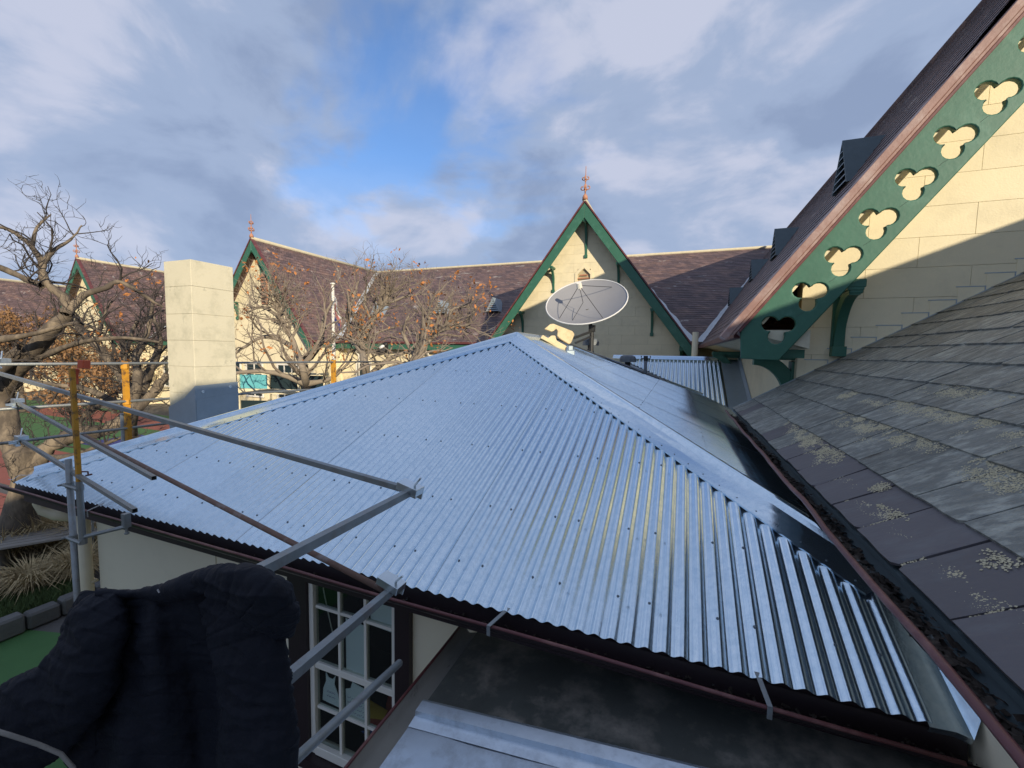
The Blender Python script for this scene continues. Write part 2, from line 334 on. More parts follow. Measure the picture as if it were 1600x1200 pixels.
# front slope: u = X, v down (v=0 at apex height)
V1 = Vector((0, -cs, -SL*cs)); N1 = Vector((0, -SL*cs, cs)); O1 = Vector((0, YA, ZA))
def ftop(u): return (abs(u-XA))/cs
def fbot(u): return (YA-EY)/cs + 0.012*0
u = XL+0.02; i = 0
while u < 0.97:
    u2 = min(u+0.80, 0.975)
    corr_sheet(roofp, O1, (1, 0, 0), V1, N1, u-0.03, u2+0.012, ftop, fbot, lift=0.0016*(i % 2)); u = u2; i += 1
sp = []
for Y in (2.22, 2.68, 3.33, 4.0, 4.75, 5.4):
    k = 0; x = math.ceil((XL+.1)/0.080)*0.080
    while x < 0.94:
        if k % 3 != 2 and (YA-Y) > abs(x-XA)+0.25: sp.append((x, (YA-Y)/cs))
        x += 0.160; k += 1
screws(roofp, O1, (1, 0, 0), V1, N1, sp, 0.0112)
# flat end flashing at the right end of the front slope with a crease and an upstand
mb = MB()
def F1(x, y, h=0.011): return Vector((x, y, EZ+SL*(y-EY)))+N1*h
mb.grid([[F1(.955, 1.985), F1(1.035, 1.99, .013), F1(1.085, 1.985, .002), F1(1.112, 2.03, .05)], [F1(.955, 2.85), F1(1.035, 2.72, .013), F1(1.085, 2.68, .002), F1(1.112, 2.72, .05)]])
mb.grid([[F1(.955, 1.985), F1(1.035, 1.99, .013), F1(1.085, 1.985, .002)], [F1(.955, 1.985, -.02), F1(1.035, 1.99, -.02), F1(1.085, 1.985, -.03)]])
obj('end_flashing', mb, 'galvanised', roofp)
# right slope: u = Y, v down towards +X
V2 = Vector((cs, 0, -SL*cs)); N2 = Vector((SL*cs, 0, cs)); O2 = Vector((XA, 0, ZA))
def rtop(y): return (max(0, YA-y) + max(0, y-YB))/cs
def rbot(y): return max((XC-XA)/cs, 0)
u = 2.66; i = 0
while u < 11.05:
    u2 = min(u+0.80, 11.1); corr_sheet(roofp, O2, (0, 1, 0), V2, N2, u-0.03, u2+0.012, rtop, rbot, lift=0.0016*(i % 2)); u = u2; i += 1
sp = []
for v in (0.25, 1.25, 2.1, 2.75):
    y = 2.7
    while y < 11:
        if v > rtop(y)+0.22: sp.append((round(y/0.080)*0.080, v))
        y += 0.240
screws(roofp, O2, (0, 1, 0), V2, N2, sp, 0.009)
# left slope and far slope
V3 = Vector((-cs, 0, -SL*cs)); N3 = Vector((-SL*cs, 0, cs))
u = 2.05
while u < 11.7:
    u2 = min(u+0.76, 11.75); corr_sheet(roofp, O2, (0, 1, 0), V3, N3, u-0.03, u2, rtop, lambda y: (XA-XL)/cs, seg=6); u = u2
V4 = Vector((0, cs, -SL*cs)); N4 = Vector((0, SL*cs, cs)); O4 = Vector((0, YB, ZA)); u = XL
while u < 1.0:
    u2 = min(u+0.76, 1.0); corr_sheet(roofp, O4, (1, 0, 0), V4, N4, u-0.03, u2, ftop, fbot, seg=6); u = u2
# ridge and hip cappings
def capping(P0, P1, na, nb, da, db, w=0.20, wb=None, m='galvanised', name='hip_capping'):
    P0, P1, na, nb, da, db = map(Vector, (P0, P1, na, nb, da, db)); t = (P1-P0).normalized(); mb = MB()
    n = 14; rows = []; wb = wb or w
    nn = (na+nb).normalized()
    for i in range(n+1):
        P = P0.lerp(P1, i/n); wv = 0.003*sin(i*1.7)
        lift = 0.0155+0.001
        r = [P+da*w+na*(lift-0.013), P+da*w+na*lift, P+da*(w*0.5)+na*(lift+wv), P+da*0.035+na*(lift+0.004)]
        for k in range(5):
            a = pi*k/4; r.append(P+nn*(lift+0.018+0.02*sin(a))+(db-da).normalized()*(-0.02*cos(a)))
        r += [P+db*0.035+nb*(lift+0.004), P+db*(wb*0.5)+nb*(lift+wv), P+db*wb+nb*lift, P+db*wb+nb*(lift-0.013)]
        rows.append(r)
    mb.grid(rows); return obj(name, mb, m, roofp)
def perp(t, n, ref):
    d = n.cross(t).normalized(); return d if d.dot(ref) > 0 else -d
A_, B_ = Vector((XA, YA, ZA)), Vector((XA, YB, ZA))
hr = Vector((1.07, 2.64, ZA-SL*(1.07-XA))); t = (hr-A_).normalized()
capping(A_+Vector((0, 0, 0)), hr, N1, N2, perp(t, N1, Vector((-1, -1, 0))), perp(t, N2, Vector((1, 1, 0))))
hl = Vector((XL+.0, YA-(XA-XL), ZA-SL*(XA-XL))); t = (hl-A_).normalized()
capping(A_, hl, N1, N3, perp(t, N1, Vector((1, -1, 0))), perp(t, N3, Vector((-1, 1, 0))), w=0.20, wb=0.13)
hf = B_+Vector((3.36, 3.36, -3.36*SL)); t = (hf-B_).normalized()
capping(B_, hf, N2, N4, perp(t, N2, Vector((1, -1, 0))), perp(t, N4, Vector((-1, 1, 0))), w=0.14)
hg = B_+Vector((-4, 4, -4*SL)); t = (hg-B_).normalized()
capping(B_, hg, N3, N4, perp(t, N3, Vector((-1, -1, 0))), perp(t, N4, Vector((1, 1, 0))), w=0.14)
capping(A_, B_, N3, N2, V3, V2, name='ridge_capping')
mb = MB()
for k in range(34):
    for (P0, P1, nn_, dd) in ((A_, hr, N1, perp((hr-A_).normalized(), N1, Vector((-1, -1, 0)))), (A_, hr, N2, perp((hr-A_).normalized(), N2, Vector((1, 1, 0)))), (A_, hl, N1, perp((hl-A_).normalized(), N1, Vector((1, -1, 0))))):
        c = P0.lerp(P1, (k+.5)/34)+dd*0.165+nn_*0.017; mb.ball(c, 0.006, 1, 1, .6, 6, 4)
obj('capping_screws', mb, 'screw_grey', roofp, kind='stuff')
# gutter along the near eave
gut = obj('gutter', (lambda m: (m.grid([[Vector((x, y, z-(.05 if x > 0 else 0))) for y, z in ((1.932, -1.413), (1.945, -1.44), (1.975, -1.47), (2.03, -1.48), (2.05, -1.40))] for x in (XL-0.08, 1.10)]),
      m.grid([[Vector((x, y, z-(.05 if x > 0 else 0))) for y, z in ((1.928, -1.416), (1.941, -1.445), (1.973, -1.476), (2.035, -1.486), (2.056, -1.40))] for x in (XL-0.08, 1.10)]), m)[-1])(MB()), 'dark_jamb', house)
mb = MB(); mb.tube([(XL-0.06+i*0.361, 1.928+0.003*sin(i*1.3), -1.410-.0026*i+0.003*sin(i*0.9)) for i in range(21)], 0.0085, 8); obj('gutter_lip', mb, 'maroon_paint', gut, smooth=True)
mb = MB()
for k in range(900):
    x = rnd.uniform(XL, 1.08); y = rnd.uniform(1.945, 2.03); s = rnd.uniform(.003, .011); a = rnd.uniform(0, 6.3); c = Vector((x, y, -1.42-.0065*(x-XL)-.05*min(1, (y-1.93)/.06)+rnd.uniform(0.002, .014)))
    p = Vector((cos(a), sin(a), rnd.uniform(-.5, .5)))*s; q = Vector((-sin(a), cos(a), rnd.uniform(-.5, .5)))*s*0.6; mb.quad(c-p-q, c+p-q, c+p+q, c-p+q)
obj('gutter_debris', mb, 'debris', gut, kind='stuff')
for x, tilt in ((-0.86, 0.12), (0.42, -0.06), (-4.6, .03)):
    mb = MB(); mb.tube([(x, 1.868, -1.485), (x, 1.866, -1.448), (x+tilt*.5, 1.93, -1.427), (x+tilt, 2.0, -1.402), (x+tilt, 2.05, -1.375)], 0.008, square=True)
    fr_ = MB()
    pts = [Vector((x, 1.915, -1.455-.0065*(x+6))), Vector((x, 1.914, -1.402-.0065*(x+6))), Vector((x+tilt*.6, 2.015, -1.378))]
    for a, b in zip(pts[:-1], pts[1:]):
        fr_.add([a+Vector((-.010, 0, 0)), a+Vector((.010, 0, 0)), b+Vector((.010, 0, 0)), b+Vector((-.010, 0, 0)), a+Vector((-.010, -.002, -.003)), a+Vector((.010, -.002, -.003)), b+Vector((.010, -.002, -.003)), b+Vector((-.010, -.002, -.003))],
                [(0, 1, 2, 3), (4, 7, 6, 5), (0, 4, 5, 1), (1, 5, 6, 2), (2, 6, 7, 3), (3, 7, 4, 0)])
    obj('gutter_strap', fr_, 'tube_steel', gut)
# fascia, soffit, walls
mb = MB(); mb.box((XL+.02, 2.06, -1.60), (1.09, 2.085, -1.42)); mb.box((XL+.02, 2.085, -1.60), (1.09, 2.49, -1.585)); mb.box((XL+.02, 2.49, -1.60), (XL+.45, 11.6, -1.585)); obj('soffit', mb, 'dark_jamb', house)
WY = 2.5; WX0, WX1 = -2.95, -1.737; WZ1, WZ0 = -1.66, -3.42
mb = MB()
for a, b in (((-5.84, WY, GZ), (WX0, WY+.12, -1.6)), ((WX1, WY, GZ), (1.10, WY+.12, -1.6)), ((WX0, WY, GZ), (WX1, WY+.12, WZ0))): mb.box(a, b)
mb.box((-5.84, WY+.12, GZ), (-5.72, 11.4, -1.6)); mb.box((-5.72, 11.28, GZ), (1.10, 11.4, -1.6))
walls = obj('wall', mb, 'house_wall', house)
mb = MB(); mb.box((-3.9, WY-.004, GZ), (-3.894, WY-.0005, -1.6)); mb.box((-1.0, WY-.004, GZ), (-.994, WY-.0005, -1.6)); obj('wall_joint', mb, 'joint_dark', house)
# window
win = obj('window', (lambda m: (m.box((WX0, WY-.045, WZ0), (-2.745, WY+.05, WZ1)), m.box((-1.868, WY-.045, WZ0), (WX1, WY+.05, WZ1)), m.box((WX0-.0, WY-.09, WZ0-.09), (WX1, WY+.06, WZ0-.002)), m)[-1])(MB()), 'dark_jamb', house)
mb = MB()
fx = [(-2.743, -2.695), (-1.915, -1.870)]
for a, b in fx: mb.box((a, WY-.02, WZ0), (b, WY+.04, WZ1))
mb.box((-2.695, WY-.03, WZ0+.005), (-1.915, WY+.04, WZ0+.085)); mb.box((-2.695, WY-.012, -2.655), (-1.915, WY+.036, -2.60)); mb.box((-2.695, WY-.012, -2.50), (-1.915, WY+.03, -2.475)) if False else None
obj('sash', mb, 'white_paint', win, bevel=0.004)
cols = [-2.695, -2.435, -2.175, -1.915]
for x in cols[1:3]:
    mb = MB(); mb.box((x-.012, WY-.006, -2.60), (x+.012, WY+.03, WZ1)); mb.box((x-.012, WY-.006, WZ0+.085), (x+.012, WY+.03, -2.655)); obj('glazing_bar', mb, 'white_paint', win)
for z in (-2.12, -3.0):
    for c0, c1 in zip(cols[:-1], cols[1:]):
        mb = MB(); mb.box((c0+.0125, WY-.004, z-.012), (c1-.0125, WY+.028, z+.012)); obj('glazing_bar', mb, 'white_paint', win)
zr = [WZ0+.085, -3.012, -2.988, -2.655, -2.60, -2.132, -2.108, WZ1]
for c0, c1 in zip(cols[:-1], cols[1:]):
    for k in range(0, 8, 2):
        mb = MB(); mb.box((c0+.005, WY+.010, zr[k]), (c1-.005, WY+.014, zr[k+1])); obj('pane', mb, 'window_glass', win)
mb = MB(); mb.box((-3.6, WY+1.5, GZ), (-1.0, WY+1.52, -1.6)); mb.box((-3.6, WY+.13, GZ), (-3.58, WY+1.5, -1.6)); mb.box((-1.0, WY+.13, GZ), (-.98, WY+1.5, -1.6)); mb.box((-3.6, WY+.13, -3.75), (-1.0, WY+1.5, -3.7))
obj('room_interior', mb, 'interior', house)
def flat(name, pts, y, m, label, cat, th=0.004):
    mb = MB(); mb.prism(pts, frame((0, y, 0), (1, 0, 0), (0, 0, 1), (0, 1, 0)), 0, th); return obj(name, mb, m, None, label=label, cat=cat)
flat('paper_sheet', [(-2.40, -2.60), (-2.19, -2.66), (-2.185, -2.19), (-2.40, -2.17)], WY+.03, 'paper', 'blank pale blue sheet taped inside the middle upper pane of the window', 'paper')
flat('paper_sheet', [(-2.15, -2.16), (-1.925, -2.17), (-1.925, -1.70), (-2.15, -1.70)], WY+.03, 'paper', 'pale sheet inside the top right pane of the window, under the clamp', 'paper')
cat_ = flat('paper_cat', [(-2.66, -2.96), (-2.47, -2.97), (-2.49, -2.86), (-2.53, -2.78), (-2.515, -2.70), (-2.545, -2.74), (-2.59, -2.74), (-2.62, -2.70), (-2.62, -2.78), (-2.65, -2.85)], WY+.03, 'paper', 'white cut out paper cat in the left lower pane of the window', 'paper cutout')
note = flat('paper_note', [(-2.41, -3.02), (-2.19, -3.03), (-2.19, -2.80), (-2.22, -2.72), (-2.34, -2.70), (-2.36, -2.76), (-2.41, -2.78)], WY+.03, 'paper', 'white paper with scribbled purple writing in the middle lower pane', 'paper note')
for par, x0, x1, zs in ((cat_, -2.61, -2.52, (-2.86, -2.90)), (note, -2.39, -2.22, (-2.84, -2.88, -2.92, -2.96))):
    for z in zs:
        mb = MB(); n = 9
        for k in range(n):
            a = x0+(x1-x0)*k/n; mb.tube([(a, WY+.029, z-.006*((k*7) % 3)), (a+(x1-x0)/n*.7, WY+.029, z+.008*((k*5) % 3-1))], 0.0016, 4)
        obj('handwriting', mb, 'ink', par)
flat('poster', [(-2.42, -3.30), (-1.95, -3.25), (-1.93, -2.98), (-2.05, -2.82), (-2.15, -2.90), (-2.2, -3.1), (-2.42, -3.2)], WY+.25, 'poster_red', 'dark red shape low behind the right lower panes', 'poster')
flat('poster', [(-2.40, -3.2), (-2.20, -3.15), (-2.15, -3.05), (-2.33, -3.02), (-2.41, -3.08)], WY+.23, 'poster_yellow', 'yellow card low behind the middle pane', 'poster')
flat('poster', [(-2.42, -3.32), (-2.18, -3.2), (-2.12, -3.25), (-2.25, -3.34)], WY+.21, 'poster_blue', 'blue card below the yellow card behind the window', 'poster')
flat('poster', [(-2.62, -2.04), (-2.46, -2.06), (-2.44, -1.75), (-2.60, -1.72)], WY+.35, 'poster_blue', 'deep blue card behind the top left pane of the window', 'poster')
mb = MB(); mb.tube([(-2.66, WY+.04, -1.75), (-2.65, WY+.05, -2.0), (-2.60, WY+.05, -2.2), (-2.55, WY+.05, -2.38), (-2.58, WY+.05, -2.5), (-2.66, WY+.05, -2.56)], 0.005, 6)
obj('blind_cord', mb, 'white_paint', None, label='thin white cord hanging inside the left pane of the window', cat='cord', smooth=True)
# downpipes at the left corner of the house
mb = MB(); mb.tube([(-5.93, 2.43, -1.60), (-5.93, 2.43, -4.3)], 0.055, 12); mb.box((-5.99, 2.44, -2.62), (-5.87, 2.5, -2.60)); obj('downpipe', mb, 'plastic_cream', house, smooth=True)
mb = MB(); mb.tube([(-6.32, 2.25, -1.56), (-6.32, 2.25, -1.72), (-6.30, 2.27, -1.80), (-6.2, 2.33, -1.86), (-6.0, 2.42, -1.88)], 0.06, 12); obj('downpipe_bend', mb, 'plastic_cream', house, smooth=True)

# ------------------------------------------------------------------ lean-to below the eave
lean = thing('lean_to', 'low lean-to with a sheet metal roof and a maroon lipped gutter, below the corrugated eave', 'lean-to', (0, 1, GZ))
LX, LZ, LM = -1.138, -1.83, 0.12
def L(x, y, h=0): return Vector((x, y, LZ+LM*(x-LX)+h))
mb = MB(); mb.add([L(LX, 1.72), L(1.09, 1.72), L(1.09, 2.495), L(LX, 2.495), L(LX, 1.72, -.02), L(1.09, 1.72, -.02), L(1.09, 2.495, -.02), L(LX, 2.495, -.02)], [(0, 1, 2, 3), (7, 6, 5, 4), (0, 4, 5, 1), (1, 5, 6, 2), (2, 6, 7, 3), (3, 7, 4, 0)])
obj('old_roof_sheet', mb, 'old_sheet', lean)
mb = MB(); mb.grid([[L(LX, y, .004*sin(y*5+i)) for y in (-2.2, -1.2, -.2, .4, .9, 1.3, 1.66)]+[L(LX, 1.70, .03)] if False else [L(LX+(1.09-LX)*i/12, y, .003*sin(y*4+i*1.9)) for y in (-2.2, -1.2, -.2, .4, .9, 1.3, 1.66)] for i in range(13)])
obj('new_roof_sheet', mb, 'zinc_sheet', lean, smooth=True)
mb = MB()
prof = [(1.60, .004), (1.655, .012), (1.66, .036), (1.72, .040), (1.735, .036), (1.737, .002)]
mb.grid([[L(x, y, h) for y, h in prof] for x in (LX, -.5, .3, 1.09)]); mb.grid([[L(LX, y, h) for y, h in prof], [L(LX, y, -.02) for y, h in prof]])
obj('lap_flashing', mb, 'zinc_sheet', lean)
mb = MB()
prof = [(-1.275, -1.845), (-1.268, -1.91), (-1.245, -1.93), (-1.19, -1.915), (-1.15, -1.87), (LX, -1.838)]
mb.grid([[Vector((x, y, z)) for x, z in prof] for y in (-2.2, 0, 1.2, 2.46)]); mb.grid([[Vector((x-.004, y, z-.006)) for x, z in prof] for y in (-2.2, 0, 1.2, 2.46)])
gl = obj('gutter', mb, 'stone_gutter', lean, smooth=True)
mb = MB(); mb.tube([(-1.278+.002*sin(k), -2.2+k*.31, -1.842+.002*sin(k*1.7)) for k in range(16)], 0.008, 8); obj('gutter_lip', mb, 'maroon_paint', gl, smooth=True)
mb = MB(); mb.box((-1.13, -2.2, GZ), (1.08, 2.49, -2.0)); obj('wall', mb, 'house_wall', lean)

# ------------------------------------------------------------------ slate annexe on the right
ann = thing('slate_annexe', 'building on the right with a large weathered slate roof crusted with lichen', 'building', (4, 4, GZ))
SC, SM = -1.24, 0.61; sc = 1/sqrt(1+SM*SM)
XRG = 7.05; ZRG = SC+SM*XRG; YW = 6.70
NS = Vector((-SM*sc, 0, sc)); VS = Vector((sc, 0, SM*sc))
def SP(x, y, h=0): return Vector((x, y, SC+SM*x))+NS*h
mb = MB(); mb.add([SP(.80, -.6, -.03), SP(.80, YW, -.03), SP(XRG, YW, -.03), SP(XRG, -.6, -.03), (13.2, YW, SC+SM*.8), (13.2, -.6, SC+SM*.8), (.8, -.6, SC+SM*.8-.08), (.8, YW, SC+SM*.8-.08), (13.2, YW, SC+SM*.8-.08), (13.2, -.6, SC+SM*.8-.08)],
    [(0, 1, 2, 3), (3, 2, 4, 5), (6, 9, 8, 7), (0, 6, 7, 1), (4, 8, 9, 5), (0, 3, 5, 9, 6), (1, 7, 8, 4, 2)])
sroof = obj('roof', mb, 'dark_metal', ann)
mb = MB(); mb.box((1.12, -.6, GZ), (13.0, YW-.01, SC+SM*.8-.09)); obj('wall', mb, 'house_wall', ann)
courses = [.775, 1.014, 1.285, 1.505, 1.717, 1.958, 2.20, 2.42, 2.67]
while courses[-1] < XRG-.3: courses.append(courses[-1]+.24)
def slate_mesh(w, l, th, seed):
    r = random.Random(seed); mb = MB(); c1, c2 = r.choice([0, .02, .03]), r.choice([0, 0, .025]); j = lambda s: r.uniform(-s, s)
    bx = [(c1+.0, 0), (w*.3, j(.003)), (w*.7, j(.003)), (w-c2, 0), (w, max(c2, .001)), (w+j(.0015), l*.5), (w, l), (0, l), (j(.0015), l*.5), (0, max(c1, .001))]
    n = len(bx)
    vs = [Vector((y, 0, 0)) for y in ()]
    top = [(a, b, th*(1.6 if b < .01 else 1)+.010*(1-b/l)) for a, b in bx]; bot = [(a, b, .010*(1-b/l)) for a, b in bx]
    mb.v = [(p[1], p[0], p[2]) for p in top+bot]; mb.f = [tuple(range(n-1, -1, -1)), tuple(range(n, 2*n))]+[(i, (i+1) % n, (i+1) % n+n, i+n) for i in range(n)]
    me = D.meshes.new('slate'); me.from_pydata(mb.v, [], mb.f); b = bmesh.new(); b.from_mesh(me); bmesh.ops.recalc_face_normals(b, faces=b.faces); b.to_mesh(me); b.free(); return me
SMESH = {m_: [slate_mesh(.3, .40, .009, s) for s in range(6)] for m_ in ('slate', 'slate_new')}
for k, l in SMESH.items():
    for me in l: me.materials.append(MATS[k])
restm = MB(); count = 0
for r, x in enumerate(courses[:-1]):
    w = .34; y = -.5+(.155 if r % 2 else 0)+rnd.uniform(-.02, .02)
    while y < YW-.02:
        ww = min(w*rnd.choice([.92, 1, 1, 1.06]), YW-y)
        l = (courses[r+1]-x)/sc*1.25
        near = y > 1.45*x-.65 and x < 3.9 and y > .2
        rel = rnd.random()
        if near and count < 296:
            k = 'slate_new' if (r == 0 and y < 3.6) or rnd.random() < .012 else 'slate'
            me = rnd.choice(SMESH[k]); o = D.objects.new('slate', me); COL.objects.link(o); o.parent = sroof
            rx = rnd.uniform(-.012, .012)
            X_ = VS; Y_ = Vector((0, 1, 0))
            fr = frame(SP(x+rnd.uniform(-.006, .006), y+.0025, rnd.uniform(0.0, .004)+ .006), X_*(l/.40), Y_*((ww-.013)/.3), NS) @ Matrix.Rotation(rx*.4, 4, 'Z') @ Matrix.Rotation(rnd.uniform(-.006, .004), 4, 'Y')
            o.matrix_local = fr; count += 1
        else:
            a = SP(x, y+.003, .012); b = SP(x, y+ww-.003, .012); c = SP(x+l*sc, y+ww-.003, .002); d = SP(x+l*sc, y+.003, .002)
            restm.add([a, b, c, d, a+NS*.008, b+NS*.008, c+NS*.007, d+NS*.007], [(0, 3, 2, 1), (4, 5, 6, 7), (0, 1, 5, 4), (1, 2, 6, 5), (2, 3, 7, 6), (3, 0, 4, 7)])
        y += ww
obj('slates', restm, 'slate', sroof, kind='stuff')
# lichen crusts standing proud of the slates
lic = MB(); rl = random.Random(5)
blobs = [(1265, 690, 60), (1300, 715, 30), (1240, 670, 25), (1430, 650, 90), (1500, 660, 60), (1370, 665, 35), (1310, 765, 26), (1375, 815, 35), (1400, 850, 20), (1465, 915, 28), (1560, 985, 60), (1590, 1010, 45), (1330, 620, 20), (1560, 740, 45), (1580, 650, 30), (1380, 770, 14), (1520, 965, 20), (1490, 645, 30), (1590, 765, 30), (1258, 705, 20), (1420, 680, 30), (1345, 800, 26), (1395, 832, 24), (1425, 880, 26), (1500, 945, 30), (1540, 975, 40), (1280, 735, 22), (1585, 1040, 60), (1590, 690, 40), (1470, 905, 22), (1440, 700, 34), (1350, 640, 26), (1560, 885, 22)]
for (u, v, sz) in blobs:
    d = ray(u, v); tt = SC/(d.z-SM*d.x); c = d*tt; R = sz/FPX*tt*1.35; cs_ = .0065; m_ = int(R*1.5/cs_)+1
    for i in range(-m_, m_):
        for j in range(-m_, m_):
            x, y = c.x+i*cs_*.86, c.y+j*cs_; q = sqrt((x-c.x)**2*1.5+((y-c.y)*.8)**2)/R
            if x < .79 or y > YW-.1: continue
            nv = mnoise.noise(Vector((x*13, y*8, 3)))+.6*mnoise.noise(Vector((x*45, y*35, 9)))+.35*rl.uniform(-1, 1)
            if nv-.8*q*q < -.16 or (nv > .75): continue
            P = SP(x+rl.uniform(-.002, .002), y+rl.uniform(-.002, .002), .021+.002*nv+rl.uniform(0, .003)); s_ = cs_*rl.uniform(.45, .85); a1 = rl.uniform(0, 1.5)
            e = [P+(VS*cos(a1+k_*pi/2)+Vector((0, 1, 0))*sin(a1+k_*pi/2))*s_*rl.uniform(.7, 1.2) for k_ in range(4)]
            lic.add(e+[P+NS*rl.uniform(.001, .004)], [(0, 1, 4), (1, 2, 4), (2, 3, 4), (3, 0, 4)])
obj('lichen', lic, 'lichen', sroof, kind='stuff')
# gutter of the annexe
mb = MB()
prof = [(.652, -.772), (.672, -.795), (.705, -.835), (.76, -.855), (.790, -.80), (.792, -.772)]
mb.grid([[Vector((x, y, z)) for x, z in prof] for y in (-.6, 2, 4, YW-.3)]); mb.grid([[Vector((x-.004, y, z-.005)) for x, z in prof[:4]] for y in (-.6, 2, 4, YW-.3)])
ag = obj('gutter', mb, 'gutter_grey', ann)
mb = MB(); mb.tube([(.648+.004*sin(k*.9)+.003*sin(k*2.1), -.6+k*.2, -.760+.004*sin(k*1.3)+.003*sin(k*.4)) for k in range(36)], 0.0125, 8); obj('gutter_lip', mb, 'maroon_paint', ag, smooth=True)
mb = MB(); mb.box((.765, -.6, -.79), (.793, YW-.02, -.768)); obj('gutter_edge_strip', mb, 'gutter_grey', ag)
mb = MB(); rows = []
for i in range(120):
    y = -.6+i*.0585; rows.append([Vector((x, y, (-.795-.05*min(1, (x-.66)/.06))+.03*mnoise.noise(Vector((x*9, y*2.2, 0)))+.02*mnoise.noise(Vector((x*40, y*14, 1))))) for x in (.663, .68, .70, .72, .74, .76, .778)])
mb.grid(rows)
for k in range(2600):
    x = rl.uniform(.678, .775); y = rl.uniform(.6, YW-.4); s = rl.uniform(.004, .017); a = rl.uniform(0, 6.3); c = Vector((x, y, -.79-.05*min(1, (x-.66)/.06)+rl.uniform(0, .045)*max(0, .6+mnoise.noise(Vector((x*9, y*2.2, 0))))))
    p = Vector((cos(a), sin(a), rl.uniform(-.6, .6)))*s; q = Vector((-sin(a), cos(a), rl.uniform(-.5, .5)))*s*.5; mb.quad(c-p-q, c+p-q, c+p+q, c-p+q)
obj('gutter_debris', mb, 'debris', ag, kind='stuff')

# ------------------------------------------------------------------ unseen block added behind the camera to cast the big shade
tall = thing('shade_caster', 'unseen slate roofed block added behind the viewpoint to cast shade', 'building', (6, -8, GZ))
mb = MB(); TR, TZ, TY = 5.2, 3.88, -1.45
mb.add([(1.6, TY, GZ), (8.8, TY, GZ), (8.8, TY, -.1), (TR, TY, TZ), (1.6, TY, -.1), (1.6, TY-18, GZ), (8.8, TY-18, GZ), (8.8, TY-18, -.1), (TR, TY-18, TZ), (1.6, TY-18, -.1)],
    [(0, 1, 2, 3, 4), (9, 8, 7, 6, 5), (0, 4, 9, 5), (1, 6, 7, 2)]); obj('wall', mb, 'cream_render', tall)
mb = MB(); mb.add([(1.5, TY+.1, -.15), (TR, TY+.1, TZ+.06), (8.9, TY+.1, -.15), (1.5, TY-18, -.15), (TR, TY-18, TZ+.06), (8.9, TY-18, -.15)], [(0, 1, 4, 3), (1, 2, 5, 4)]); obj('roof', mb, 'far_slate', tall)

# ------------------------------------------------------------------ school: shared builders
def stepped_roof(parent, P0, P1, P2, P3, m='far_slate', n=30, name='roof', th=.010):
    """P0->P1 eave, P3->P2 ridge; courses stepped as real ledges"""
    P0, P1, P2, P3 = map(Vector, (P0, P1, P2, P3)); nr = (P1-P0).cross(P3-P0).normalized()
    if nr.z < 0: nr = -nr
    mb = MB()
    for k in range(n):
        a, b = k/n, (k+1)/n
        A, B, C, E = P0.lerp(P3, a), P1.lerp(P2, a), P1.lerp(P2, b), P0.lerp(P3, b)
        mb.add([A+nr*th, B+nr*th, C, E, A, B], [(0, 1, 2, 3), (4, 5, 1, 0)])
    mb.add([P0-nr*.06, P1-nr*.06, P2-nr*.06, P3-nr*.06], [(3, 2, 1, 0)]); mb.add([P0, P1, P1-nr*.06, P0-nr*.06], [(0, 3, 2, 1)])
    return obj(name, mb, m, parent)
def finial(parent, P, h=1.0, m='terracotta'):
    mb = MB(); P = Vector(P)
    mb.tube([P, P+Vector((0, 0, h*.12)), P+Vector((0, 0, h*.2)), P+Vector((0, 0, h*.24))], [.11, .10, .05, .02], 8)
    mb.tube([P+Vector((0, 0, h*.2)), P+Vector((0, 0, h*1.25))], [.028, .012], 6)
    for zc, r_ in ((.34, .035), (.52, .05), (.70, .035), (.88, .03)): mb.ball(P+Vector((0, 0, h*zc)), r_*h, 1, 1, 1.7, 8, 6)
    for a in (0, pi/2, pi, 3*pi/2):
        d = Vector((cos(a), sin(a), 0))
        for zb, R, sg in ((.42, .12, 1), (.78, .09, 1)):
            c = P+Vector((0, 0, h*zb))+d*R*h*.9; pts = []
            for k in range(12):
                th = -pi*.9+k*.45; rr = R*h*(.85-.05*k); pts.append(c+d*rr*cos(th)+Vector((0, 0, rr*sin(th)+R*h*.3)))
            mb.tube(pts, .021*h, 5)
    obj('finial', mb, m, parent, smooth=True)
def arc_bracket(parent, P0, P1, w=.06, t=.07, bulge=.35, m='green_paint', up=Vector((0, 0, 1)), head=True):
    """curved timber bracket: P0 low on the wall, P1 high under the roof"""
    P0, P1 = Vector(P0), Vector(P1); out = Vector((P1.x-P0.x, P1.y-P0.y, 0)); L_ = out.length; out.normalize(); side = out.cross(up).normalized(); H = P1.z-P0.z; mb = MB()
    n = 12; R = []
    for k in range(n+1):
        a = k/n*pi/2; c = P0+out*(L_*(1-cos(a)))+up*(H*sin(a)); tan = (out*(L_*sin(a))+up*(H*cos(a))).normalized(); nn = tan.cross(side).normalized()
        R.append([c-side*w/2-nn*t/2, c+side*w/2-nn*t/2, c+side*w/2+nn*t/2, c-side*w/2+nn*t/2, c-side*w/2-nn*t/2])
    mb.grid(R); mb.add(R[0][:4], [(0, 1, 2, 3)]); mb.add(R[-1][:4], [(3, 2, 1, 0)])
    q = P0-up*.02; fr = frame(q, side, out, up); mb.box((-w*.7, -.02, -.08), (w*.7, t*.9, .05), fr); mb.box((-w*.7, -.02, .02), (w*.7, .03, H*.98), fr)
    fr = frame(P1, side, out, up); mb.box((-w*.75, -L_, -.01), (w*.75, .02, .06), fr)
    return obj('bracket', mb, m, parent, bevel=.004)
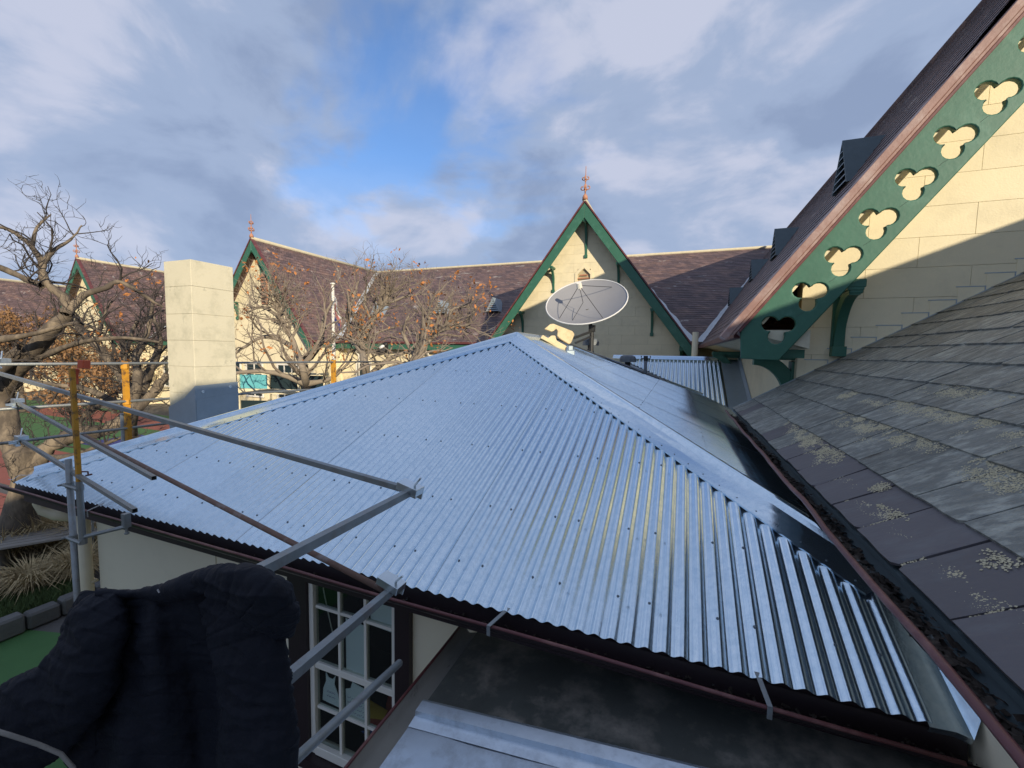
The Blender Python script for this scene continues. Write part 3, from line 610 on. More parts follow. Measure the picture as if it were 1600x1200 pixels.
def louvre_dormer(parent, base, face, w=.7, h=.75, run=.6, m='lead'):
    """small triangular louvred gablet; base = middle of its sill, face = outward dir, ridge runs back level"""
    f = Vector(face).normalized(); s = Vector((0, 0, 1)).cross(f); B = Vector(base); dm = MB()
    A0, A1, T = B-s*w/2, B+s*w/2, B+Vector((0, 0, h)); bk = -f*run
    dm.add([A0, A1, T, A0+bk, A1+bk, T+bk, A0-f*.0-s*.04, A1+s*.04, T+Vector((0, 0, .05)), A0+bk-s*.04, A1+bk+s*.04, T+bk+Vector((0, 0, .05))],
           [(0, 2, 5, 3), (1, 4, 5, 2), (6, 9, 11, 8), (7, 8, 11, 10), (0, 6, 8, 2), (2, 8, 7, 1), (0, 3, 9, 6), (1, 7, 10, 4)])
    o = obj('louvre_dormer', dm, m, parent)
    lm = MB(); lm.add([A0-f*.06, A1-f*.06, T-f*.06], [(0, 1, 2)]); obj('louvre_back', lm, 'dark_metal', o)
    for k in range(6):
        z = h*(k+.4)/6.6; ww = w*(1-z/h)*.5
        if ww < .03: break
        q = MB(); c = B+Vector((0, 0, z)); q.add([c-s*ww, c+s*ww, c+s*ww-f*.05+Vector((0, 0, .07)), c-s*ww-f*.05+Vector((0, 0, .07)), c-s*ww-Vector((0, 0, .012)), c+s*ww-Vector((0, 0, .012))], [(0, 1, 2, 3), (4, 5, 1, 0)]); obj('louvre_slat', q, 'lead', o)
    return o
def slope_strip(mb, A, B, nrm, wdir, w, th):
    A, B, nrm, wdir = map(Vector, (A, B, nrm, wdir)); a = [A, B, B+wdir*w, A+wdir*w]
    mb.add(a+[p+nrm*th for p in a], [(0, 3, 2, 1), (4, 5, 6, 7), (0, 1, 5, 4), (1, 2, 6, 5), (2, 3, 7, 6), (3, 0, 4, 7)])
def gable_wing(label, Xc, Yf, Yb, za, ze, sl, detail=2, barge=.34, over=.55, wall_m='cream_render'):
    T = thing('gabled_wing', label, 'building', (Xc, Yf, GZ)); hw = (za-ze)/sl; cl = 1/sqrt(1+sl*sl)
    Yb_ = Yf+over  # wall face
    for sg in (-1, 1):
        rf = stepped_roof(T, (Xc+sg*hw, Yf+.03, ze), (Xc+sg*hw, Yb, ze), (Xc, Yb, za), (Xc, Yf+.03, za))
        dn = Vector((sg*cl, 0, -sl*cl)); nr = Vector((sg*sl*cl, 0, cl)); ap = Vector((Xc, 0, za)); ft = Vector((Xc+sg*hw*1.04, 0, za-sl*hw*1.04))
        # bargeboard: board hanging under the roof edge in the gable plane
        mb = MB(); v = barge/cl
        P = [(Xc, za-.03), (Xc+sg*hw*1.05, za-.03-sl*hw*1.05), (Xc+sg*hw*1.05, za-.03-sl*hw*1.05-v*.55), (Xc+sg*(hw*1.05-v*.3/sl), za-.03-sl*hw*1.05-v*.6), (Xc, za-.03-v)]
        if sg < 0: P = P[::-1]
        mb.prism(P, frame((0, Yf, 0), (1, 0, 0), (0, 0, 1), (0, -1, 0)), -.025, .03); obj('bargeboard', mb, 'green_paint', T, bevel=.01)
        mb = MB(); slope_strip(mb, Vector((Xc, Yf-.06, za))+nr*.0, Vector((Xc+sg*hw*1.06, Yf-.06, za-sl*hw*1.06)), nr, (0, 1, 0), .20, .05)
        obj('verge', mb, 'maroon_paint', T)
        mb = MB(); slope_strip(mb, Vector((Xc+sg*.02, Yf+.04, za-.10)), Vector((Xc+sg*hw, Yf+.04, za-.10-sl*hw)), nr, (0, 1, 0), over-.05, .03); obj('soffit', mb, 'cream_render', T)
        mb = MB(); mb.box((min(Xc+sg*(hw-.02), Xc+sg*(hw+.1)), Yf+.1, ze-.12), (max(Xc+sg*(hw-.02), Xc+sg*(hw+.1)), Yb, ze-.01)); obj('eave_gutter', mb, 'maroon_paint', T)
        mb = MB(); mb.box((min(Xc+sg*(hw-.35), Xc+sg*(hw-.06)), Yf+.3, ze-.3), (max(Xc+sg*(hw-.35), Xc+sg*(hw-.06)), Yb, ze-.1)); obj('fascia', mb, 'green_paint', T)
        if detail:
            for q in (.33, .66, .93) if detail == 2 else (.5,):
                x = Xc+sg*hw*q; z = za-.05-sl*hw*q-v; arc_bracket(T, (x, Yb_, z-.85), (x, Yf+.04, z-.0), .09, .10)
    if detail: arc_bracket(T, (Xc, Yb_, za-barge/cl-1.35), (Xc, Yf+.04, za-barge/cl-.1), .09, .10)
    mb = MB(); mb.tube([(Xc, Yf-.02, za+.05), (Xc, Yb, za+.05)], .10, 6); obj('ridge_capping', mb, 'ridge_mortar', T, smooth=True)
    finial(T, (Xc, Yf+.02, za+.08), 1.0, 'terracotta')
    wx = hw-.30
    poly = [(Xc-wx, GZ), (Xc+wx, GZ), (Xc+wx, za-.15-sl*wx), (Xc, za-.15), (Xc-wx, za-.15-sl*wx)]
    mb = MB(); mb.prism(poly, frame((0, Yb_, 0), (1, 0, 0), (0, 0, 1), (0, -1, 0)), -.3, -.032)
    wl = obj('wall', mb, 'joint_dark' if detail == 2 else wall_m, T)
    for sg in (-1, 1):
        mb = MB(); mb.box((min(Xc+sg*wx, Xc+sg*(wx-.25)), Yb_+.3, GZ), (max(Xc+sg*wx, Xc+sg*(wx-.25)), Yb, ze-.1)); obj('side_wall', mb, wall_m, T)
    return T, wl, poly, Yb_, hw
sch = []
# central gable
T, wl, poly, yb, hw = gable_wing('cream gable with green bargeboards and rusty finial, directly behind the satellite dish', -3.60, 16.5, 26.9, 5.80, .42, 1.35)
VX = -3.66
block_wall(wl, poly, frame((0, yb, 0), (1, 0, 0), (0, 0, 1), (0, -1, 0)), 1.0, .36, 'cream_render', -3.6, 0, .032, gap=.0016, holes=((VX-.27, VX+.27, 2.15, 3.35),))
mb = MB(); pv = [(VX-.36, 2.1), (VX+.36, 2.1), (VX+.36, 3.2), (VX, 3.56), (VX-.36, 3.2)]; pi_ = [(VX-.26, 2.2), (VX+.26, 2.2), (VX+.26, 3.13), (VX, 3.4), (VX-.26, 3.13)]
fr = frame((0, yb, 0), (1, 0, 0), (0, 0, 1), (0, -1, 0))
for k in range(5):
    k2 = (k+1) % 5; q = [pv[k], pv[k2], pi_[k2], pi_[k]]; mb.prism(q, fr, -.05, .06)
vt = obj('gable_vent', mb, 'cream_render', T)
mb = MB(); mb.prism(pi_, fr, -.2, -.15); obj('vent_back', mb, 'dark_metal', vt)
for k in range(8):
    z = 2.24+k*.125; ww = .26 if z < 3.0 else .26*max(.1, (3.3-z)/.3)
    mb = MB(); mb.add([(VX-ww, yb-.03, z), (VX+ww, yb-.03, z), (VX+ww, yb+.12, z+.10), (VX-ww, yb+.12, z+.10), (VX-ww, yb-.03, z-.02), (VX+ww, yb-.03, z-.02)], [(0, 1, 2, 3), (4, 5, 1, 0)]); obj('louvre_slat', mb, 'terracotta', vt)
# left gable
T2, wl2, poly2, yb2, hw2 = gable_wing('sunlit cream gable behind bare trees, just right of the chimney', -22.0, 16.6, 26.9, 5.88, .42, 1.35, detail=1)
mb = MB()
VX = -21.75
mb.box((VX-.2, yb2-.08, 2.4), (VX+.2, yb2+.02, 4.1)); vt = obj('gable_vent', mb, 'terracotta', T2)
for k in range(9):
    mb = MB(); mb.box((VX-.17, yb2-.12, 2.5+k*.17), (VX+.17, yb2-.082, 2.56+k*.17)); obj('louvre_slat', mb, 'dark_metal', vt)
# far left gable
T3, wl3, poly3, yb3, hw3 = gable_wing('farthest cream gable at the left, seen through the big bare tree', -39.3, 16.6, 26.9, 5.9, .42, 1.35, detail=0)

def wall_window(parent, x0, x1, z0, z1, y, m='dark_glass', bars=2, frame_m='white_paint'):
    mb = MB(); t = .09
    for a, b in (((x0, y-.05, z0), (x0+t, y+.02, z1)), ((x1-t, y-.05, z0), (x1, y+.02, z1)), ((x0+t, y-.05, z0), (x1-t, y+.02, z0+t)), ((x0+t, y-.05, z1-t), (x1-t, y+.02, z1))): mb.box(a, b)
    for k in range(1, bars): 
        xx = x0+(x1-x0)*k/bars; mb.box((xx-.03, y-.045, z0+t), (xx+.03, y+.015, z1-t))
    w = obj('window', mb, frame_m, parent); mb = MB(); mb.box((x0+t, y-.012, z0+t), (x1-t, y-.004, z1-t)); obj('pane', mb, m, w)
wall_window(T2, -25.2, -23.8, -2.9, -.9, yb2-.04); wall_window(T2, -23.4, -22.0, -2.9, -.9, yb2-.04); wall_window(T2, -20.9, -19.2, -2.9, -.9, yb2-.04, bars=3)
wall_window(T3, -41.5, -40.0, -2.9, -.9, yb3-.02); wall_window(T3, -38.5, -37.0, -2.9, -.9, yb3-.02)

# main range
MY, MZ, RY, RZ = 18.6, .42, 27.0, 5.92
main = thing('school_range', 'long purple slate roof with a pale ridge running behind the central gable', 'building', (-20, 22, GZ))
stepped_roof(main, (-52, MY, MZ), (7, MY, MZ), (7, RY, RZ), (-52, RY, RZ), n=52); stepped_roof(main, (7, 35.4, MZ), (-52, 35.4, MZ), (-52, RY, RZ), (7, RY, RZ), n=10)
mb = MB(); mb.tube([(-52, RY, RZ+.04), (7, RY, RZ+.04)], .08, 6); obj('ridge_capping', mb, 'ridge_mortar', main, smooth=True)
mb = MB(); mb.box((-52, MY-.10, MZ-.10), (.6, MY+.02, MZ-.005)); obj('eave_gutter', mb, 'maroon_paint', main)
mb = MB(); mb.box((-52, MY+.02, MZ-.42), (.6, MY+.12, MZ-.10)); obj('fascia', mb, 'green_paint', main)
mb = MB(); mb.box((-51, MY+.6, GZ), (6, MY+.9, MZ)); obj('wall', mb, 'cream_render', main)
for x in (-16.6, -13.9, -11.2, -8.9): wall_window(main, x-.55, x+.55, -3.0, -.75, MY+.56)
for k, x in enumerate((-31.5, -28.8, -34.2)): wall_window(main, x-.55, x+.55, -3.0, -.75, MY+.56)
for x in (-16.9, -12.2, -7.8):
    mb = MB(); mb.tube([(x, MY-.02, MZ-.12), (x, MY+.2, MZ-.5), (x, MY+.5, MZ-.8), (x, MY+.5, GZ)], .05, 8); obj('downpipe', mb, 'white_paint', main, smooth=True)
msl = (RZ-MZ)/(RY-MY)
for u_, v_ in ((773, 487), (690, 490), (592, 492)):
    d = ray(u_, v_); tt = (MZ-msl*MY)/(d.z-msl*d.y); p = d*tt; louvre_dormer(main, p+Vector((0, -.30, -.02)), (0, -1, 0), .75, .72, 1.1)
# valley flashings
def valley(parent, P, Q, w=.26):
    P, Q = Vector(P), Vector(Q); s = (Q-P).cross(Vector((0, -.55, 1))).normalized(); mb = MB(); h = Vector((0, -.06, .12))
    n = 24; mb.grid([[P.lerp(Q, k/n)+h-s*w*(1+.15*sin(k*2.3)), P.lerp(Q, k/n)+h-Vector((0, 0, .02)), P.lerp(Q, k/n)+h+s*w*(1+.15*sin(k*1.7))] for k in range(n+1)]); obj('valley_flashing', mb, 'valley_metal', parent)
def vpt(Xc, za, sg, t): # point where wing slope meets main slope
    z = MZ+(za-MZ)*t; return (Xc+sg*(za-z)/1.35, MY+(z-MZ)/msl, z)
for Xc, za, sg in ((-22, 5.88, 1), (-39.3, 5.9, 1), (-3.6, 5.8, 1), (-3.6, 5.8, -1), (-22, 5.88, -1)): valley(main, vpt(Xc, za, sg, 0.0), vpt(Xc, za, sg, .97))

# far range closing the yard at the left
fr_ = thing('far_range', 'distant slate roof closing the yard at the far left, behind brown foliage', 'building', (-57, 15, GZ))
stepped_roof(fr_, (-52.5, 2, .3), (-52.5, 26, .3), (-57, 26, 5.6), (-57, 2, 5.6), n=24)
mb = MB(); mb.tube([(-57, 2, 5.65), (-57, 27, 5.65)], .11, 6); obj('ridge_capping', mb, 'ridge_mortar', fr_)
mb = MB(); mb.box((-60, 2, GZ), (-53, 26, .3)); obj('wall', mb, 'cream_render', fr_)

# ------------------------------------------------------------------ near wing on the right with the pierced bargeboard
NX, NZ0, NSL, NXR = .80, .36, 1.50, 4.65; NZR = NZ0+NSL*(NXR-NX); YG = 6.15
nw = thing('near_gabled_wing', 'tall cream gable at the right edge with a green bargeboard pierced by trefoils', 'building', (NXR, 6.7, GZ))
nroof = stepped_roof(nw, (NX, 6.22, NZ0), (NX, 26.5, NZ0), (NXR, 26.5, NZR), (NXR, 6.22, NZR), n=34)
stepped_roof(nw, (2*NXR-NX, 6.22, NZ0), (2*NXR-NX, 26.5, NZ0), (NXR, 26.5, NZR), (NXR, 6.22, NZR), n=12)
mb = MB(); mb.tube([(NXR, 6.2, NZR+.03), (NXR, 26.5, NZR+.03)], .06, 6); obj('ridge_capping', mb, 'far_slate', nw)
# wall of blocks, rising above the slate roof
wz = lambda x: 1.338*x-.50-.18
wpoly = [(1.51, -3.0), (7.7, -3.0), (7.7, wz(1.6)), (NXR, wz(NXR)-.1), (1.51, wz(1.51))]
mb = MB(); mb.prism(wpoly, frame((0, YW+.03, 0), (1, 0, 0), (0, 0, 1), (0, -1, 0)), -.25, 0); nwl = obj('wall', mb, 'joint_dark', nw)
block_wall(nwl, wpoly, frame((0, YW+.03, 0), (1, 0, 0), (0, 0, 1), (0, -1, 0)), 1.02, .362, 'cream_render', 1.15, .03, .032, gap=.0015)
mb = MB(); mb.box((1.511, YW+.29, GZ), (1.7, 26, .3)); obj('side_wall', mb, 'cream_render', nw)
# stepped flashing chases above the slates
zs = lambda x: SC+SM*x
x = 1.60
while x < 4.2:
    z = zs(x+.24)+.075; ch = MB(); ch.box((x-.02, YW-.008, z), (x+.25, YW+.0, z+.010)); ch.box((x+.24, YW-.0085, z-.15), (x+.249, YW-.0005, z-.0001)); obj('flashing_chase', ch, 'lead', nw); x += .247
sf = MB(); x = 1.60
while x < 4.2:
    sf.prism([(x, zs(x)-.02), (x+.238, zs(x+.238)-.02), (x+.238, zs(x+.24)+.073), (x, zs(x+.24)+.073)], frame((0, YW, 0), (1, 0, 0), (0, 0, 1), (0, -1, 0)), .0, .006); x += .247
obj('step_flashing', sf, 'cream_render', nw, kind='stuff')
mb = MB(); slope_strip(mb, SP(.82, YW-.05, .022), SP(4.6, YW-.05, .022), NS, (0, 1, 0), .05, .006); obj('wall_flashing', mb, 'lead', nw)
# bargeboard with trefoil holes
ang = math.atan(1.34); ca, sa = cos(ang), sin(ang)
cu = D.curves.new('bb', 'CURVE'); cu.dimensions = '2D'; cu.fill_mode = 'BOTH'; cu.extrude = .022; cu.bevel_depth = .012; cu.bevel_resolution = 1; cu.resolution_u = 3
def spl(pts):
    s = cu.splines.new('POLY'); s.points.add(len(pts)-1)
    for i, (a, b) in enumerate(pts): s.points[i].co = (a, b, 0, 1)
    s.use_cyclic_u = True
tl = lambda x: .33+1.338*(x-.79)       # top edge
bl = lambda x: .055+1.348*(x-1.302)    # lower edge
tl2 = onY(1158, 517, YG); b0 = onY(1159, 559, YG); b1 = onY(1215, 562, YG)
XE = 4.62
outline = [(tl2.x, tl2.z), (b0.x, b0.z), (b1.x, b1.z), (XE, bl(XE)), (XE, tl(XE))]
o_dx = tl(tl2.x)-tl2.z
outline[4] = (XE, tl2.z+1.338*(XE-tl2.x))
bl_k = (b1.z, b1.x); outline[3] = (XE, b1.z+1.338*(XE-b1.x))
spl(outline)
c0 = Vector((1.474, .448))*(YG/7.9); cN = Vector((3.824, 3.552))*(YG/7.9); stp = (cN-c0)/6
for k in range(0, 9):
    c = c0+stp*k
    R_, q_ = .104, .106; lobes = [(radians(a), ) for a in (27, 148, -97)]
    pts = []
    for i in range(3):
        a = lobes[i][0]; cc = (c.x+q_*cos(a), c.y+q_*sin(a)); half = radians(128)
        for j in range(11):
            th = a-half+2*half*j/10; pts.append((cc[0]+R_*cos(th), cc[1]+R_*sin(th)))
    spl(pts)
ob = D.objects.new('bb', cu); COL.objects.link(ob); ob.matrix_world = frame((0, YG, 0), (1, 0, 0), (0, 0, 1), (0, -1, 0))
bpy.context.view_layer.update(); dg = bpy.context.evaluated_depsgraph_get(); me = D.meshes.new_from_object(ob.evaluated_get(dg)); me.transform(ob.matrix_world); D.objects.remove(ob)
bb = obj('bargeboard', me, 'green_paint', nw); bb.name = 'bargeboard'
mb = MB(); mb.prism([(2*NXR-p[0], p[1]) for p in outline][::-1], frame((0, YG, 0), (1, 0, 0), (0, 0, 1), (0, -1, 0)), -.03, .03); obj('bargeboard', mb, 'green_paint', nw)
# crack line along the trefoils
mb = MB()
for k in range(0, 6):
    a = c0+stp*k+Vector((.185, .14)); b = c0+stp*(k+1)+Vector((-.05, -.205)); n = 6
    pts = [Vector((a.x+(b.x-a.x)*j/n+rnd.uniform(-.006, .006), YG-.0345, a.y+(b.y-a.y)*j/n)) for j in range(n+1)]; mb.tube(pts, .0016, 4)
obj('board_crack', mb, 'dark_metal', nw, kind='stuff')
# verge mouldings in maroon
nrv = Vector((-sa, 0, ca)); e0 = Vector((tl2.x-.12, 0, tl2.z-.12*1.338)); e1 = Vector((XE, 0, outline[4][1]))
for (y0, off, wy, th, m_, xo) in ((YG-.075, .0, .05, .035, 'maroon_paint', .10), (YG-.085, .0355, .09, .034, 'verge_paint', .06), (YG-.10, .070, .38, .082, 'verge_paint', 0), (YG+.02, -.10, .30, .10, 'maroon_paint', .10)):
    mb = MB(); a = Vector((e0.x+xo, y0, e0.z+xo*1.338))+nrv*off; b = Vector((e1.x, y0, e1.z))+nrv*off; slope_strip(mb, a, b, nrv, (0, 1, 0), wy, th); obj('verge_moulding', mb, m_, nw, bevel=.006)
mb = MB(); slope_strip(mb, Vector((2*NXR-e0.x, YG-.1, e0.z)), Vector((NXR, YG-.1, e1.z)), Vector((sa, 0, ca)), (0, 1, 0), .4, .1); obj('verge_moulding', mb, 'verge_paint', nw)
# soffits
mb = MB(); slope_strip(mb, Vector((e0.x+.25, YG+.03, e0.z+.25*1.338))-nrv*.15, Vector((e1.x, YG+.03, e1.z))-nrv*.15, nrv, (0, 1, 0), YW-YG, .03); obj('soffit', mb, 'cream_render', nw)
mb = MB(); mb.add([(NX+.02, YG+.05, .30), (1.51, YG+.05, .10), (1.51, 22, .10), (NX+.02, 22, .30), (NX+.02, YG+.05, .33), (1.51, YG+.05, .33), (1.51, 22, .33), (NX+.02, 22, .33)], [(0, 1, 2, 3), (4, 7, 6, 5), (0, 4, 5, 1), (0, 3, 7, 4)]); obj('eave_soffit', mb, 'cream_dirty', nw)
mb = MB(); mb.box((NX-.10, YG+.35, NZ0-.12), (NX+.01, 18.5, NZ0-.03)); obj('eave_gutter', mb, 'maroon_paint', nw)
mb = MB(); mb.box((NX+.30, YG+.2, -.02), (1.50, YG+.32, .09)); mb.box((NX+.2, 12.3, -.06), (1.50, 12.45, .1)); obj('eave_beam', mb, 'green_paint', nw)
# brackets
P0 = onY(1306, 545, YW); P1 = onY(1335, 452, YG+.06); arc_bracket(nw, (1.93, YW, P0.z), (1.93, YG+.06, P1.z), .11, .13)
mb = MB(); mb.box((1.85, YG+.035, P1.z+.02), (2.03, YG+.22, P1.z+.12)); mb.box((1.87, YG+.05, P1.z-.05), (2.01, YG+.2, P1.z+.02)); obj('bracket_cap', mb, 'green_paint', nw, bevel=.01)
arc_bracket(nw, (1.51, 6.95, -.62), (1.02, 6.95, -.04), .15, .18); arc_bracket(nw, (1.51, 12.3, -1.5), (.86, 12.3, .02), .16, .16)
# louvred dormers on its roof
for (u_, v_, w_, h_) in ((1368, 292, .62, .72), (1232, 402, .7, .72), (1185, 440, .7, .7), (1158, 476, .7, .7)):
    if v_ == 292: yy = 8.6
    elif v_ == 402: yy = 13.2
    elif v_ == 440: yy = 17.4
    else: yy = 20.5
    # height on roof by pixel row
    best = min((abs((600-FPX*(UP.dot(Vector((x, yy, NZ0+NSL*(x-NX))))/fw.dot(Vector((x, yy, NZ0+NSL*(x-NX))))))-v_), x) for x in [NX+.05*k for k in range(75)])
    x = best[1]; louvre_dormer(nw, (x-.06, yy, NZ0+NSL*(x-NX)), (-1, 0, 0), w_, h_, .62, 'gutter_grey')
valley(nw, (NX, MY, MZ), (NXR, RY-.4, RZ-.2), .12)

# ------------------------------------------------------------------ second corrugated roof, behind the house
ax = thing('rear_annexe', 'small corrugated roof slope with deep ribs between the house and the near gable', 'building', (0, 12, GZ))
K2, TY2, TZ2 = .41, 12.5, -.10; c2 = 1/sqrt(1+K2*K2)
VV = Vector((0, -c2, -K2*c2)); NN = Vector((0, -K2*c2, c2)); OO = Vector((0, TY2, TZ2))
def on2(u_, v_):
    d = ray(u_, v_); tt = (TZ2-K2*TY2)/(d.z-K2*d.y); return d*tt
pa, pb = on2(980, 565), on2(1128, 632)
def b2(x): return (TY2-(pa.y+(pb.y-pa.y)*(x-pa.x)/(pb.x-pa.x)))/c2
u = -1.45; i = 0
while u < 1.0:
    u2 = min(u+.8, 1.05); corr_sheet(ax, OO, (1, 0, 0), VV, NN, u, u2, lambda x: 0, lambda x: max(.02, b2(x)), pitch=.1, amp=.016, seg=12); u = u2; i += 1
mb = MB(); pr = [(.16, .02), (.0, .03), (-.03, .05), (-.12, -.01)]
mb.grid([[OO+Vector((x, 0, 0))+VV*a+NN*b for a, b in pr] for x in (-1.75, 0, 1.48)]); obj('ridge_capping', mb, 'galvanised', ax)
mb = MB(); mb.grid([[OO+Vector((x, 0, 0))+VV*v+NN*h for x, h in ((1.06, .012), (1.30, .0), (1.46, .01), (1.50, .14))] for v in (0, 1.2, 3.05)]); obj('side_flashing', mb, 'lead', ax)
mb = MB(); qa, qb = Vector((pa.x-.3, pa.y-.3, 0)), Vector((pb.x+.25, pb.y+.25, 0))
def gl2(x, off, h): y = pa.y+(pb.y-pa.y)*(x-pa.x)/(pb.x-pa.x)+off; return Vector((x, y, TZ2-K2*(TY2-y)+h))
mb.grid([[gl2(x, .3, -.05), gl2(x, .0, -.05), gl2(x, -.10, -.04), gl2(x, -.13, .0)] for x in (-1.4, -.5, .3, 1.2)]); obj('valley_tray', mb, 'valley_metal', ax)
mb = MB(); mb.box((-1.7, 12.4, GZ), (1.5, 15.9, -.16)); obj('wall', mb, 'cream_render', ax)
mb = MB(); mb.tube([onY(1086, 537, 14.0)+Vector((0, 0, .35)), Vector((onY(1086, 537, 14.0).x, 14.0, -1.5))], .09, 10); obj('downpipe', mb, 'plastic_cream', None, label='short cream downpipe rising above the ribbed rear roof, left of the curved green bracket', cat='pipe', smooth=True)

# ------------------------------------------------------------------ chimney
CX1, CX0, CY0, CY1, CZT = -5.60, -6.12, 3.42, 3.95, 1.055
chm = thing('chimney', 'tall square cream rendered chimney rising left of the metal roof', 'chimney', ((CX0+CX1)/2, (CY0+CY1)/2, -1.2))
zt = CZT; hts = [.32, .34, .33, .33, .34, .33, .5]; k = 0
while zt > -1.9 and k < len(hts):
    mb = MB(); mb.box((CX0+rnd.uniform(0, .002), CY0+rnd.uniform(0, .002), zt-hts[k]+.002), (CX1-rnd.uniform(0, .002), CY1, zt)); obj('render_course', mb, 'cream_dirty', chm, bevel=.003)
    zt -= hts[k]; k += 1
mb = MB(); mb.box((CX0+.008, CY0+.008, -2.2), (CX1-.008, CY1-.008, CZT-.02)); obj('core', mb, 'cream_dirty', chm)
mb = MB()
for (a, b) in (((CX0-.006, CY0-.012), (CX1+.012, CY0-.004)),):
    pz = [(CX0-.006, -.80), (CX1-.2, -.66), (CX1+.012, -.50), (CX1+.012, -1.6), (CX0-.006, -1.6)]
    mb.prism(pz[::-1], frame((0, CY0-.004, 0), (1, 0, 0), (0, 0, 1), (0, -1, 0)), 0, .008)
mb.prism([(CY0-.004, -.50), (CY1+.01, -.48), (CY1+.01, -1.6), (CY0-.004, -1.6)], frame((CX1+.004, 0, 0), (0, 1, 0), (0, 0, 1), (1, 0, 0)), 0, .008)
mb.prism([(CY0-.004, -.68), (CY1+.01, -.62), (CY1+.01, -1.6), (CY0-.004, -1.6)], frame((CX1+.013, 0, 0), (0, 1, 0), (0, 0, 1), (1, 0, 0)), 0, .004)
fl = obj('flashing', mb, 'lead', chm)
mb = MB()
for y, z in ((CY0+.08, -.58), (CY1-.10, -.54)): mb.ball((CX1+.016, y, z), .02, .5, 1, 1, 8, 6)
obj('fixing', mb, 'bright_zinc', fl)

# ------------------------------------------------------------------ things on the ridge
# satellite dish
dc = W(916, 473, 8.6); imx, imy, toc = RT, UP, -fw
nd = ((imx*-.30+imy*.955)*sin(radians(50))+toc*cos(radians(50))).normalized()
mj = (imx*.93+imy*.36); mj = (mj-nd*mj.dot(nd)).normalized(); mn = nd.cross(mj)
dish = thing('satellite_dish', 'large grey round satellite dish on a dark pole above the metal roof ridge', 'satellite dish', dc)
Rd, dep = .82, .20; mb = MB()
for off in (0, -.012):
    rows = []
    for i in range(13):
        r_ = Rd*i/12; rows.append([dc+(mj*cos(2*pi*k/40)+mn*sin(2*pi*k/40))*r_+nd*(dep*(r_/Rd)**2-dep*.75+off) for k in range(41)])
    mb.grid(rows)
obj('reflector', mb, 'dish_grey', dish, smooth=True)
mb = MB(); mb.tube([dc+(mj*cos(2*pi*k/40)+mn*sin(2*pi*k/40))*(Rd+.006)+nd*(dep*.25) for k in range(41)], .014, 8, cap=False); obj('rim', mb, 'flag_white', dish, smooth=True)
fp = W(905, 446, 8.25)
mb = MB()
for a in (200, 20, 275):
    a = radians(a); e = dc+(mj*cos(a)+mn*sin(a))*Rd*.86+nd*(dep*.05); mb.tube([e, fp], .0065, 6)
obj('feed_strut', mb, 'dark_metal', dish)
mb = MB(); mb.tube([fp+nd*.06, fp-nd*.05], [.05, .06], 10); mb.tube([fp-nd*.05, fp-nd*.09], [.03, .03], 8); obj('feed_horn', mb, 'white_paint', dish)
mb = MB(); cpt = dc-nd*dep*.75; mb.tube([fp, fp.lerp(cpt, .5)+Vector((0, 0, -.1)), W(890, 508, 8.3)], .006, 5); obj('cable', mb, 'dark_metal', dish)
pt = W(925, 516, 8.7); pbz = Vector((pt.x, pt.y, -.35))
mb = MB(); mb.tube([pbz, pt], .045, 10); mb.tube([pt+Vector((0, 0, -.05)), dc-nd*(dep*.75+.01)], .04, 8)
mb.tube([pt+Vector((0, 0, -.02)), W(897, 528, 8.2)], .022, square=True); mb.tube([pt+Vector((0, 0, -.12)), W(899, 536, 8.2)], .018, square=True); mb.box((-.06, -.06, -.03), (.06, .06, .10), frame(pt, (1, 0, 0), (0, 1, 0), (0, 0, 1)))
obj('mounting_pole', mb, 'dark_metal', dish, smooth=False)
# timber cradle
cr = thing('timber_cradle', 'weathered pale timber board and block lying on the metal roof ridge below the dish', 'timber', W(872, 530, 7.0))
tf = frame(W(873, 523, 7.05), (RT*.92-UP*.36).normalized(), (UP*.92+RT*.36).normalized(), -fw)
mb = MB(); P = [(-.26, -.015), (-.20, .10), (-.16, .125), (-.06, .115), (.18, .115), (.235, .08), (.235, -.05), (.21, -.085), (.10, -.07), (.0, -.045), (-.035, .0), (-.065, .055), (-.09, .02), (-.12, -.0)]
P = [(-.26, .0), (-.20, .11), (-.15, .135), (.19, .135), (.24, .10), (.24, -.06), (.215, -.09), (.05, -.06), (-.02, -.03), (-.04, .05), (-.08, .075), (-.10, .03), (-.13, .0)]
mb.prism(P[::-1], tf, -.035, .035); obj('board', mb, 'timber', cr, bevel=.008)
tf2 = frame(W(865, 536, 7.05), (RT*.93-UP*.34).normalized(), (UP*.93+RT*.34).normalized(), -fw)
mb = MB(); mb.prism([(-.24, .0), (-.22, .06), (-.12, .04), (-.08, .10), (-.02, .12), (.03, .05), (.22, .02), (.24, -.05), (.10, -.06)][::-1], tf2, -.12, .06); obj('block', mb, 'timber', cr, bevel=.008)
mb = MB(); q = W(890, 550, 6.95); mb.box((-.06, -.10, -.10), (.07, .08, .02), frame(q, RT, fw, Vector((0, 0, 1)))); mb.box((-.03, -.05, .02), (.05, .03, .10), frame(q, RT, fw, Vector((0, 0, 1)))); obj('foot', mb, 'lead', cr, bevel=.01)
